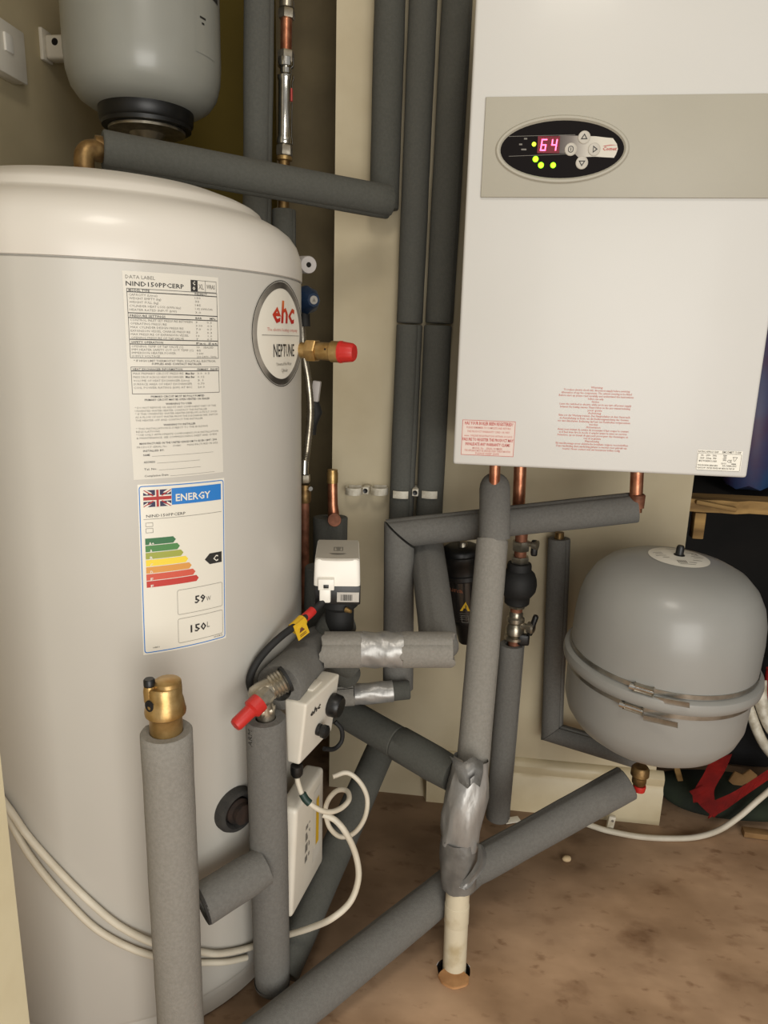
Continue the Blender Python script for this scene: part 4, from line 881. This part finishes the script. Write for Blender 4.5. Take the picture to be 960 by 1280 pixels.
obj('pipe', tube(B_(), [W(381, 627, 1.21), W(381, 760, 1.21)], .0078, 16), 'copper_d', t)
t = thing('lever_valve', 'grey and black valve lever beside the braided hose', 'valve', W(392, 545, 1.26))
obj('lever', box(B_(), W(395, 489, 1.25), (.014, .012, .036), Matrix.Rotation(.12, 3, 'Y'), .002), 'grey_t', t)
bm = B_(); tube(bm, [W(392, 500, 1.255), W(395, 515, 1.255), W(390, 530, 1.26), W(389, 543, 1.26)], 0, 16, True, [.009, .0115, .0095, .0085]); obj('body', bm, 'black_m', t)
t = thing('insulated_pipe', 'short lagged pipe standing behind the copper stub by the risers', 'pipe', W(415, 760, 1.33))
sleeve('foam_sleeve', W(413, 646, 1.33), W(412, 880, 1.30), .0335, 'foam_d', t, seam=5)
t = thing('capped_copper', 'copper tee with a brass capped top and a round stub end', 'pipe fitting', W(416, 660, 1.26))
obj('pipe', tube(B_(), [W(415.5, 590, 1.27), W(416, 630, 1.265), W(417.5, 650, 1.262)], .0088, 24, True, [.0088, .0092, .0112]), 'copper', t)
obj('cap', lathe(B_(), W(415.5, 604, 1.269), ZZ, [(.0092, 0), (.0102, .001), (.0102, .019), (.0094, .021), (.0094, .025), (0, .025)], 24), 'brass', t)
c = W(418, 650, 1.245); d = (CAM-c).normalized(); SE = obj('stub_end', lathe(B_(), c-d*.022, d, [(.011, 0), (.0122, .003), (.0126, .020), (.0118, .022), (0, .022)], 28), 'copper_d', t)

# ================================================================== MOTORISED VALVE
yv0, yv1 = .985, 1.092; fx0, fx1 = W(391.5, 720, yv0).x, W(449, 720, yv0).x; zt = W(421, 700, yv0).z; zm = W(421, 733, yv0).z; zb = W(421, 757, yv0).z
t = thing('motorised_valve', 'white and grey motorised valve head on a black base with a barcode', 'valve', ((fx0+fx1)/2, (yv0+yv1)/2, zb-.03)); t.rotation_euler.z = rad(10); t.location.x -= .008; MVT = t
cx = (fx0+fx1)/2; wv = fx1-fx0
bm = B_(); nn_ = 12; A = []
for k, (z, w, y0, y1) in enumerate([(zm, wv, yv0, yv1), (zm+.006, wv, yv0, yv1), (zt-.006, wv*.97, yv0+.001, yv1), (zt, wv*.95, yv0+.003, yv1-.002)]):
    r_ = .006 if k < 3 else .0075; R_ = []
    for qx, qy, a0 in ((1, 1, 0), (-1, 1, 90), (-1, -1, 180), (1, -1, 270)):
        for j in range(5):
            an = rad(a0+22.5*j); R_.append(bm.verts.new((cx+qx*(w/2-r_)+r_*math.cos(an), (y0+y1)/2+qy*((y1-y0)/2-r_)+r_*math.sin(an), z + (.0035*math.sin(PI*(.5+(qx*(w/2-r_))/w)) if False else 0))))
    if A: skin(bm, A, R_)
    else: bm.faces.new(R_[::-1])
    A = R_
bm.faces.new(A); bmesh.ops.recalc_face_normals(bm, faces=bm.faces); obj('cover', bm, 'white_b', t)
bm = B_(); prism(bm, [Vector((cx+x*wv, y, zt+.0012)) for x, y in ((-.465, yv0+.004), (-.25, yv0+.0015), (0, yv0+.0005), (.25, yv0+.0015), (.465, yv0+.004), (.465, yv1-.004), (-.465, yv1-.004))], ZZ, .003, .001)
TP = obj('top_panel', bm, 'grey_p', t); lab(TP, 'grey top panel with a square logo and slot')
ft_ = lambda u, v: Vector((cx+u, yv0+.045+v, zt+.0016)); bm = B_(); rframe(bm, ft_, -.006, -.004, .008, .016, .0004, .0012, 1)
for s, y in (('ESBE', .0110), ('VALVE', .0070)): pass
for y, w in ((.012, .008), (.008, .007), (.004, .006), (.000, .006)): line(bm, ft_, .001-w/2, y, .001+w/2, y, .0016)
poly(bm, ft_, [(-.013, -.017), (0, -.0155), (.013, -.017), (.008, -.022), (0, -.024), (-.008, -.022)]); obj('print', bm, 'ink_g', TP, True)
obj('base', box(B_(), (cx+.001, (yv0+yv1)/2+.002, (zm+zb)/2), (wv*.99, yv1-yv0, zm-zb), None, .002), 'black', t)
fl_ = W(420, 741, yv0); fr_ = W(447, 755, yv0); fbm = lambda off: (lambda u, v: Vector((fl_.x+u, yv0+.002-off, fl_.z+v)))
bm = B_(); rect(bm, fbm(.0006), 0, fr_.z-fl_.z, fr_.x-fl_.x, 0); SL = obj('barcode_label', bm, 'silver', t, True); bm = B_(); x = .0055
rg = random.Random(2)
while x < .0225:
    w = rg.choice((.0005, .0009, .0013)); rect(bm, fbm(.0010), x, -.0130, x+w, -.0035); x += w+rg.choice((.0005, .0008))
obj('bars', bm, 'ink', SL, True)
cx2, cz2 = W(407, 728, yv0).x, W(407, 728, yv0).z
CN = obj('connector', box(B_(), (cx2, yv0-.004, cz2), (.0235, .012, .017), None, .0015), 'white_b', t)
obj('connector_plug', box(B_(), (cx2-.0015, yv0-.006, cz2-.0165), (.0165, .013, .021), None, .0025), 'white_b', t)
obj('latch', box(B_(), (cx2, yv0-.0108, cz2-.002), (.0075, .002, .005), None, .0003), 'black', CN)
obj('valve_neck', lathe(B_(), Vector((cx+.004, yv0+.035, zb+.001)), -ZZ, [(0, 0), (.026, 0), (.028, .004), (.028, .012), (.022, .018), (.022, .05), (0, .05)], 28), 'black_m', t)
obj('grub_screw', cone(B_(), W(432, 763, yv0+.004), W(437, 766, yv0-.002), .0045, .0025, 10), 'brass', t)
pth = spline([W(433, 772, 1.045), W(418, 782, 1.03), W(412, 800, 1.022), W(416, 816, 1.02), W(440, 828, 1.04)], 6); bm = B_(); tube(bm, pth, .0255, 28, True, None, .01); obj('foam_elbow', bm, 'foam_d', T9)
t = thing('insulated_pipe', 'lagged pipe standing left of the motorised valve against the cylinder', 'pipe', W(392, 860, 1.11))
sleeve('foam_sleeve', W(402, 708, 1.128), W(398, 850, 1.118), .0280, 'foam_d', t, seam=4.2)
# thick lagged length from under the motor down to the red-capped drain
a, b = W(348, 860, .868), W(399, 806, 1.032)
t = thing('insulated_pipe', 'fat lagged pipe slanting from the valve motor to the red-tipped valve', 'pipe', W(375, 880, .9))
sleeve('foam_sleeve', a, b, .0325, 'foam', t, seam=2.4, bore=.6, open_b=False)
sleeve('foam_sleeve', b - (b-a).normalized()*.02 + Vector((.012, .03, -.02)), W(436, 845, 1.10), .022, 'foam_d', t, seam=2.4)

# ================================================================== FRONT: vent pipe, second drop, branch
pa, pb2 = W(208, 913, .69), W(226, 1282, .70); dd = (pb2-pa).normalized(); pe = pa + dd*((pa.z-.002)/-dd.z)
t = thing('insulated_pipe', 'pale lagged pipe in front of the cylinder, carrying the brass air vent', 'pipe', pe)
sleeve('foam_sleeve', pa, pe, .0285, 'foam_l', t, seam=1.9, bore=.68)
vb3 = pa + ZZ*-.012
t = thing('air_vent', 'brass automatic air vent with a small black cap on the pale lagged pipe', 'air vent', pa)
obj('body', lathe(B_(), vb3, ZZ, [(0, 0), (.0180, 0), (.0180, .030), (.0190, .0315), (.0222, .034), (.0226, .038), (.0216, .042), (.0205, .049), (.0198, .052), (.0190, .0535), (.0190, .066), (.0178, .068), (0, .068)], 40), 'brass', t)
q = vb3+ZZ*.0675; obj('top_boss', lathe(B_(), q+Vector((.0035, .001, 0)), ZZ, [(.0152, 0), (.0148, .0045), (.013, .006), (0, .0062)], 32), 'brass', t)
q = vb3 + Vector((-.0125, -.0095, .058)); obj('side_boss', lathe(B_(), q, ZZ, [(0, -.006), (.0065, -.006), (.0070, .006), (.0060, .012), (0, .012)], 20), 'brass', t)
obj('black_cap', lathe(B_(), q+ZZ*.012, ZZ, [(0, 0), (.0048, 0), (.0062, .001), (.0062, .007), (.005, .0085), (0, .0085)], 20), 'black', t)
hd = Vector((-.50, -.86, 0)).normalized(); q = vb3 + ZZ*.0500 + hd*.0200; obj('side_port', lathe(B_(), q, hd, [(.0058, -.004), (.0064, .0005), (.0058, .0016), (.0040, .0012), (.0040, .0004), (0, .0004)], 20), 'dark', t)
pa2, pb3 = W(332, 897, .826), W(340.5, 1226, .842)
t = thing('insulated_pipe', 'lagged drop below the red-tipped valve, bent back behind the wiring box', 'pipe', pb3)
sleeve('foam_sleeve', pa2, pb3, .0262, 'foam', t, seam=3.0, bore=.55, open_b=False)
bq = W(352, 1216, .865); e1 = W(486, 914, 1.225)
bm = B_(); lathe(bm, pb3, (pb3-pa2), [(.0262, -.002), (.0255, .004), (.021, .011), (.010, .0145), (0, .015)], 32); obj('elbow_end', bm, 'foam', t)
sleeve('foam_sleeve', bq, e1, .0270, 'foam_d', t, seam=2.2, bore=.5)
bm = B_(); text(bm, 'ARM', (lambda F0: (lambda u, v: F0(u, -v)))(on_sleeve(pb3, pa2, .0266, (pb3-pa2).length-.030, rad(-42), CAM-pa2)), 0, 0, .0080, .024); obj('print', bm, 'ink', t, True)
a, b = W(252, 1131, .752), W(330, 1082, .812)
t = thing('insulated_pipe', 'short lagged branch joining the two front lagged pipes', 'pipe', W(285, 1125, .77))
sleeve('foam_sleeve', a, b, .0270, 'foam', t, seam=2.6, bore=.72, open_b=False)
d = (b-a).normalized(); lab(obj('cut_edge', lathe(B_(), a-d*.0012, d, [(.0175, .002), (.0200, 0), (.0262, 0), (.0272, .004)], 32), 'foam_in', t), 'dark cut edge of the foam')
obj('bore', tube(B_(), [a+d*.004, a+d*.03], .0175, 20), 'dark', t)
# red-tipped drain / safety valve
t = thing('safety_valve', 'dull nickel valve with a red plastic tip above the lagged drop', 'valve', W(335, 897, .83))
c0_, c1_ = W(352, 852, .845), W(318, 872, .822); d = (c1_-c0_).normalized(); L = (c1_-c0_).length
obj('threaded_collar', lathe(B_(), c0_-d*.004, d, [(0, 0), (.0150, 0)]+[(.0150+.0016*(i % 2), .001+.0022*i) for i in range(8)]+[(.0150, .019), (.0115, .020), (.0115, .03), (0, .03)], 28), 'nickel', t)
obj('rubber_washer', lathe(B_(), c0_-d*.008, d, [(0, 0), (.0185, 0), (.0185, .004), (0, .004)], 28), 'black_m', t)
obj('body', lathe(B_(), c0_+d*.014, d, [(0, 0), (.0135, 0), (.0150, .004), (.0155, .016), (.0140, .026), (.009, .031), (0, .032)], 28), 'nickel', t)
obj('outlet', tube(B_(), spline([W(322, 866, .826), W(330, 880, .826), W(333, 900, .827)], 4), .0118, 20), 'nickel', t)
obj('outlet_nut', hexnut(B_(), W(331, 887, .827), ZZ, .0140, .010), 'nickel', t)
r0_, r1_ = W(325, 877, .808), W(293, 908, .775); d = (r1_-r0_).normalized(); L = (r1_-r0_).length
obj('bonnet', lathe(B_(), r0_-d*.018, d, [(0, 0), (.0095, 0), (.0110, .004), (.0110, .020), (0, .020)], 6), 'nickel', t)
n = 24; bm = B_(); u_, v_ = frame(d); last = None
for r, h in [(.0125, 0), (.0128, .002), (.0128, .014), (.0105, .0155), (.0090, .017), (.0088, L-.004), (.0075, L-.001), (.004, L)]:
    R_ = [bm.verts.new(r0_+d*h+(u_*math.cos(2*PI*i/n)+v_*math.sin(2*PI*i/n))*(r-(.0011 if i % 4 == 0 and .001 < h < .015 else 0))) for i in range(n)]
    if last: skin(bm, last, R_)
    else: bm.faces.new(R_)
    last = R_
bm.faces.new(last); bmesh.ops.recalc_face_normals(bm, faces=bm.faces); obj('red_tip', bm, 'red', t)

# ================================================================== THERMOSTAT BOX, WIRING BOX
def slab(C, bev):       # C: 4 front-left/right face corners TL, TR, BR, BL of the main face and a thickness vector
    P, th = C; bm = B_(); A = [bm.verts.new(p) for p in P]; Bq = [bm.verts.new(p+q) for p, q in zip(P, th)]
    bm.faces.new(A); bm.faces.new(Bq[::-1])
    for i in range(4): bm.faces.new((A[i], Bq[i], Bq[(i+1) % 4], A[(i+1) % 4]))
    bmesh.ops.recalc_face_normals(bm, faces=bm.faces); bmesh.ops.bevel(bm, geom=bm.edges[:], offset=bev, segments=3, profile=.6, affect='EDGES'); return bm
Y0 = .855; c_tl = W(383, 881, Y0); c_bl = W(374, 957, Y0); c_tr = WZ(425, 842, c_tl.z); c_br = WZ(417, 905, c_bl.z+.018)
mdir = (c_tr-c_tl); mdir.z = 0; mdir.normalize(); mn = Vector((mdir.y, -mdir.x, 0))   # outward normal of the main face
c_br = c_bl + (c_tr-c_tl)*.97
th = -mn
t = thing('thermostat_box', 'white thermostat box with two black knobs on the cylinder side', 'thermostat', W(380, 965, Y0+.03))
obj('cover', slab(([c_tl, c_tr, c_br, c_bl], [th*.034, th*.034, th*.020, th*.020]), .004), 'white', t)
def face(P, off=.0006):   # bilinear map u 0..1 right, v 0..1 down on a box face
    n = (P[1]-P[0]).cross(P[3]-P[0]).normalized(); n = n if n.dot(CAM-P[0]) > 0 else -n
    return (lambda u, v: (P[0]*(1-u)+P[1]*u)*(1-v) + (P[3]*(1-u)+P[2]*u)*v + n*off), n
TF, tn = face([c_tl, c_tr, c_br, c_bl]); bm = B_(); Lm = (c_tr-c_tl).length; Hm = (c_tl-c_bl).length
text(bm, 'ehc', lambda u, v: TF(u/Lm, -v/Hm) + tn*.0006, Lm*.14, -Hm*.28, .0085, .030, .03, 'L', .15); obj('logo', bm, 'ink', t, True)
kn = TF(.80, .42); obj('large_knob', lathe(B_(), kn, tn, [(0, 0), (.0165, 0), (.0175, .002), (.0165, .014), (.0140, .017), (0, .017)], 14), 'black', t)
kn = TF(.46, .66); obj('small_knob', lathe(B_(), kn, tn, [(0, 0), (.0085, 0), (.0085, .004), (.0075, .005), (.0095, .008), (.0095, .014), (.007, .016), (0, .016)], 24), 'black', t)
gl = W(371, 963, Y0+.005); obj('cable_gland', lathe(B_(), gl+ZZ*.008, -ZZ, [(0, 0), (.0085, 0), (.0090, .006), (.0085, .013), (.006, .017), (0, .017)], 20), 'black', t)
bm = B_(); box(bm, (c_tl+c_tr)/2 + th*.017 + ZZ*.001, (.030, .014, .004), Matrix.Rotation(math.atan2(mdir.y, mdir.x), 3, 'Z'), .0012); obj('top_lip', bm, 'white', t)
Y1 = .862; b_tl = W(371, 1014, Y1); b_bl = W(364.5, 1149, Y1); b_tr = WZ(405, 958, b_tl.z); b_br = WZ(404, 1076, b_bl.z)
bd_ = (b_tr-b_tl); bd_.z = 0; Lb = bd_.length; bd_.normalize(); bn = Vector((bd_.y, -bd_.x, 0))
t = thing('wiring_box', 'tall white wiring box with a yellow strip label, low on the cylinder', 'electrical box', b_bl)
obj('cover', slab(([b_tl, b_tr, b_br, b_bl], [-bn*.030+ZZ*-.0]*4), .007), 'white', t)
BFc, bnn = face([b_tl, b_tr, b_br, b_bl]); Hb = (b_tl-b_bl).length
bm = B_(); rect(bm, lambda u, v: BFc(u, v), .60, .80, .86, .10); obj('side_label', bm, 'label_c', t, True)
bm = B_(); rect(bm, lambda u, v: BFc(u, v)+bnn*.0004, .70, .66, .80, .20); obj('yellow_strip', bm, 'yellow', t, True)
bm = B_(); 
for v0_, v1_ in ((.30, .34), (.37, .45), (.48, .56), (.60, .66)): rect(bm, lambda u, v: BFc(u, v), .34, v1_, .42, v0_); rect(bm, lambda u, v: BFc(u, v), .45, v1_-.02, .49, v0_+.005)
obj('print', bm, 'ink_g', t, True)

# ================================================================== CABLES
def cable(name, pts, r, m, label, n=10, cat='cable', seg=8):
    o = obj(name, tube(B_(), spline(pts, seg), r, n), m); return tag(o, label, cat)
def tk(x, y, off): return tank_px(x, y, off)
t = thing('valve_cable', 'black cable from the motorised valve with a yellow warning tag', 'cable', W(311, 860, .84))
cp = [W(406, 748, yv0-.008), W(399, 757, yv0-.016), W(388, 766, .955), W(372, 780, .93), W(352, 795, .905), W(334, 812, .885), tk(320, 830, .010), tk(312, 850, .009), tk(316, 868, .012)]
obj('sheath', tube(B_(), spline(cp, 8), .0052, 14), 'black_m', t)
obj('red_sleeve', tube(B_(), spline([W(391, 763, .96), W(386, 768, .952), W(380, 773, .945)], 4), .0066, 16), 'red', t)
YT = obj('warning_tag', tube(B_(), spline([W(378, 775, .941), W(372, 781, .931), W(365, 787, .924)], 4), .0135*.62, 20), 'yellow', t); lab(YT, 'yellow paper warning tag')
tq0, tq1 = W(380, 776, .936), W(366, 787, .92); td = (tq1-tq0).normalized(); up_ = ZZ - td*ZZ.dot(td); up_.normalize(); tn2 = td.cross(up_); tn2 = tn2 if tn2.dot(CAM-tq0) > 0 else -tn2
bm = B_(); box(bm, (tq0+tq1)/2 - up_*.006 + tn2*.004, ((tq1-tq0).length*.95, .0008, .026), Matrix((td, -tn2, up_)).transposed(), .0002); obj('tag_fold', bm, 'yellow', YT)
bm = B_(); ff = lambda u, v: (tq0+tq1)/2 - up_*.006 + tn2*.0048 + td*u + up_*v; poly(bm, ff, [(-.005, -.003), (.005, -.003), (0, .006)]); line(bm, ff, -.006, -.007, .006, -.007, .001); line(bm, ff, -.006, -.0095, .006, -.0095, .001); obj('tag_print', bm, 'copper_d', YT, True)
cable('cable', [W(419, 902, 1.0), W(427, 912, 1.0), W(427, 926, 1.0), W(418, 936, .99), W(405, 936, .97)], .0036, 'black_m', 'small black cable loop hanging behind the thermostat box')
t = thing('thermostat_cable', 'white cable looping from the thermostat gland, with a green sleeve', 'cable', W(400, 1050, .9))
wp = [gl-ZZ*.008, W(373, 980, .856), W(379, 995, .850), W(392, 1008, .850), W(409, 1015, .86), W(425, 1011, .88), W(436, 1000, .90), W(434, 989, .92), W(422, 988, .93), W(411, 999, .94), W(407, 1014, .945), W(412, 1034, .95), W(426, 1046, .955), W(443, 1041, .96), W(456, 1022, .965), W(459, 998, .97), W(450, 978, .97), W(434, 966, .97), W(416, 971, .96)]
obj('sheath', tube(B_(), spline(wp, 8), .0037, 12), 'cable', t); obj('green_sleeve', tube(B_(), spline([W(378, 992, .850), W(382, 999, .849), W(387, 1004, .849)], 3), .0052, 14), 'green', t)
cable('cable', [W(404, 1018, .90), W(420, 1026, .90), W(434, 1044, .90), W(445, 1070, .90), W(448, 1098, .885), W(438, 1127, .87), W(415, 1148, .85), W(388, 1160, .862), W(362, 1168, .872), W(338, 1175, .876), tk(310, 1185, .007), tk(275, 1192, .007), tk(252, 1190, .007), tk(232, 1187, .007), tk(195, 1180, .009), tk(150, 1158, .007), tk(110, 1125, .006), tk(70, 1085, .006), tk(35, 1045, .006), tk(12, 1012, .007), tk(-40, 940, .007)],
      .0046, 'cable', 'thick white cable swinging round the front of the cylinder from the wiring box')
cable('cable', [tk(308, 1197, .005), tk(285, 1202, .005), tk(262, 1203, .005), tk(240, 1203, .0055), tk(205, 1198, .006), tk(165, 1186, .0065), tk(120, 1161, .006), tk(80, 1122, .006), tk(45, 1080, .006), tk(20, 1040, .006), tk(-20, 960, .006)], .0044, 'cable', 'lower white cable sagging across the front of the cylinder')
t = thing('floor_cable', 'white cable clipped along the floor by the skirting, curling up to the right', 'cable', W(830, 1047, 1.33))
obj('sheath', tube(B_(), spline([WZ(722, 1026, .006), WZ(742, 1033, .006), WZ(762, 1039, .006), WZ(800, 1046, .006), WZ(840, 1048, .006), WZ(872, 1046, .008), W(900, 1037, 1.36), W(925, 1020, 1.37), W(948, 1000, 1.38), W(975, 978, 1.38), W(1010, 960, 1.38)], 8), .0058, 12), 'cable', t)
c = WZ(763, 1040, 0); obj('clip', box(B_(), (c.x, c.y+.006, .017), (.014, .010, .034), Matrix.Rotation(.1, 3, 'Y'), .002), 'clip', t)
obj('clip_nail', lathe(B_(), Vector((c.x+.002, c.y+.0005, .026)), Vector((0, -1, 0)), [(.0025, 0), (.0025, .0012), (0, .0015)], 10), 'steel', t)

# ================================================================== CUPBOARD AT THE RIGHT
YS = 1.62
s0, s1 = W(866, 628, YS), W(1010, 640, YS)
def jag_board(x0, x1, y0, y1, z0, z1, amp, seed, n=26):
    rg = random.Random(seed); bm = B_(); last = None
    for i in range(n+1):
        x = x0+(x1-x0)*i/n; j = rg.uniform(-amp, amp); k = rg.uniform(-amp, amp)*.6
        R_ = [bm.verts.new(p) for p in ((x, y0+j, z0+k*.4), (x, y0+j*1.3, z1+k*.5), (x, y1, z1), (x, y1, z0))]
        if last: skin(bm, last, R_)
        else: bm.faces.new(R_)
        last = R_
    bm.faces.new(last); bmesh.ops.recalc_face_normals(bm, faces=bm.faces); return bm
t = thing('rough_shelf', 'rough splintered wooden shelf in the dark cupboard right of the boiler', 'shelf', (s0.x, YS, s0.z-.06))
obj('board', jag_board(.445, 1.29, YS, YS+.07, s0.z-.020, s0.z+.008, .007, 3), 'rough_wood', t)
obj('dark_top', bx(.43, 1.295, YS+.06, 2.14, s0.z-.018, s0.z+.006), 'void', t)  # rear of the wooden shelf in black, cupboard darkness painted into its colour
bm = B_(); q = W(895, 632, YS-.01); box(bm, q, (.085, .014, .010), Matrix.Rotation(.14, 3, 'Y') @ Matrix.Rotation(-.1, 3, 'Z'), .003); lab(obj('splinter', bm, 'rough_wood', t), 'long pale splinter hanging off the front edge')
q = W(876, 652, YS+.02); obj('bearer', box(B_(), (q.x, q.y+.02, q.z-.012), (.024, .03, .06), None, .002), 'rough_wood', t)
def blob(c, s, seed, amp=.25, sub=3):
    rg = random.Random(seed); bm = B_(); bmesh.ops.create_icosphere(bm, subdivisions=sub, radius=1); ph = [Vector((rg.uniform(-3, 3), rg.uniform(-3, 3), rg.uniform(-3, 3))) for _ in range(5)]
    for v in bm.verts:
        n = sum(math.sin(v.co.dot(p)+i) for i, p in enumerate(ph))/5; k = 1+amp*n; v.co = Vector((v.co.x*s[0]*k, v.co.y*s[1]*k, v.co.z*s[2]*k))
    for v in bm.verts: v.co.z = max(v.co.z, -s[2]*.8)
    for v in bm.verts: v.co += Vector(c)
    return bm
def ground(x, y, Y): q = W(x, y, Y); return q
c = W(968, 450, 1.7); zsh = s0.z+.008; tag(obj('crumpled_bag', blob((c.x, 1.75, zsh+.20), (.085, .09, .235), 3, .2), 'purple'), 'crumpled blue and purple bag on the rough shelf, behind the boiler', 'bag')
tag(obj('fabric_bag', blob((W(925, 1000, 1.62).x+.03, 1.69, .115), (.23, .11, .14), 8, .22, 4), 'bag'), 'black fabric bag heaped in the cupboard beneath the grey vessel', 'bag')
tag(obj('cloth', blob((W(905, 1030, 1.47).x+.01, 1.462, .028), (.185, .074, .036), 5, .25, 4), 'green_c'), 'dark green cloth on the cupboard floor beside the skirting', 'cloth')
def ribbon(pts, w, side, th=.002):
    P = spline(pts, 8); bm = B_(); last = None
    for i, p in enumerate(P):
        s = side[0].lerp(side[1], i/(len(P)-1)).normalized(); R_ = [bm.verts.new(p-s*w/2), bm.verts.new(p+s*w/2)]
        if last: bm.faces.new((last[0], last[1], R_[1], R_[0]))
        last = R_
    bmesh.ops.solidify(bm, geom=bm.faces[:], thickness=th); return bm
YR2 = 1.385
t = thing('red_strap', 'red webbing strap folded in a V over the black bag', 'strap', W(885, 1020, YR2))
obj('upper_band', ribbon([W(902, 945, YR2), W(893, 965, YR2-.01), W(880, 988, YR2-.015), W(880, 1002, YR2-.015)], .042, (Vector((1, 0, .35)), Vector((1, 0, .25)))), 'red_s', t)
obj('fold', ribbon([W(870, 985, YR2-.016), W(884, 1003, YR2-.018), W(899, 1016, YR2-.018)], .030, (Vector((.8, 0, .6)), Vector((.6, 0, .9)))), 'red_s', t)
obj('lower_band', ribbon([W(889, 1012, YR2-.017), W(912, 1001, YR2-.02), W(940, 982, YR2-.01), W(985, 952, YR2)], .046, (Vector((.2, 0, 1)), Vector((.4, 0, 1)))), 'red_s', t)
c = W(930, 973, 1.45); bm = B_(); prism(bm, [c+Vector((x, 0, z)) for x, z in ((-.030, -.010), (-.020, .014), (-.004, .008), (.010, .022), (.026, .010), (.020, -.014), (.006, -.012), (-.010, -.026))], Vector((-.1, -1, .2)).normalized(), .006, .001)
tag(obj('cardboard_scrap', bm, 'tan'), 'torn tan cardboard scrap on top of the black bag', 'scrap')
c = W(848, 968, 1.46); tag(obj('wood_stick', box(B_(), c, (.012, .012, .050), Matrix.Rotation(-.35, 3, 'Y'), .002), 'rough_wood'), 'small pale stick just under the grey vessel', 'stick')
for i, (pts, r) in enumerate((([(930, 862, 1.56), (938, 890, 1.53), (955, 930, 1.50), (985, 965, 1.50)], .011), ([(950, 850, 1.55), (952, 880, 1.53), (968, 915, 1.50), (1000, 940, 1.48)], .014))):
    o = cable('hose', [W(*p) for p in pts], r, 'clip', ('thinner pale hose hanging at the right edge beside the vessel', 'thicker pale hose hanging at the right edge')[i], 14, 'hose')
c = W(962, 862, 1.58); tag(obj('red_tool_handle', tube(B_(), [c-ZZ*.03, c+ZZ*.05], .014, 16), 'red_s'), 'dull red handle at the right edge above the pale hoses', 'handle')
tag(obj('wood_offcut', box(B_(), WZ(948, 1042, .008), (.06, .02, .012), Matrix.Rotation(-.05, 3, 'Z'), .001), 'tan'), 'thin wood offcut on the cupboard floor at the right edge', 'offcut')
# small debris on the floor
c = WZ(708, 1076, 0); tag(obj('plaster_crumb', blob((c.x, c.y, .0045), (.009, .007, .006), 2, .3, 2), 'plaster'), 'pale crumb of plaster on the floor right of the taped joint', 'crumb')

# printed matter too fine to pick apart stays joined
for o in bpy.data.objects:
    if o.type == 'MESH' and o.parent and any(k in o.name for k in ('print', 'bars', 'letters', 'logo', 'strapline')): o['kind'] = 'stuff'
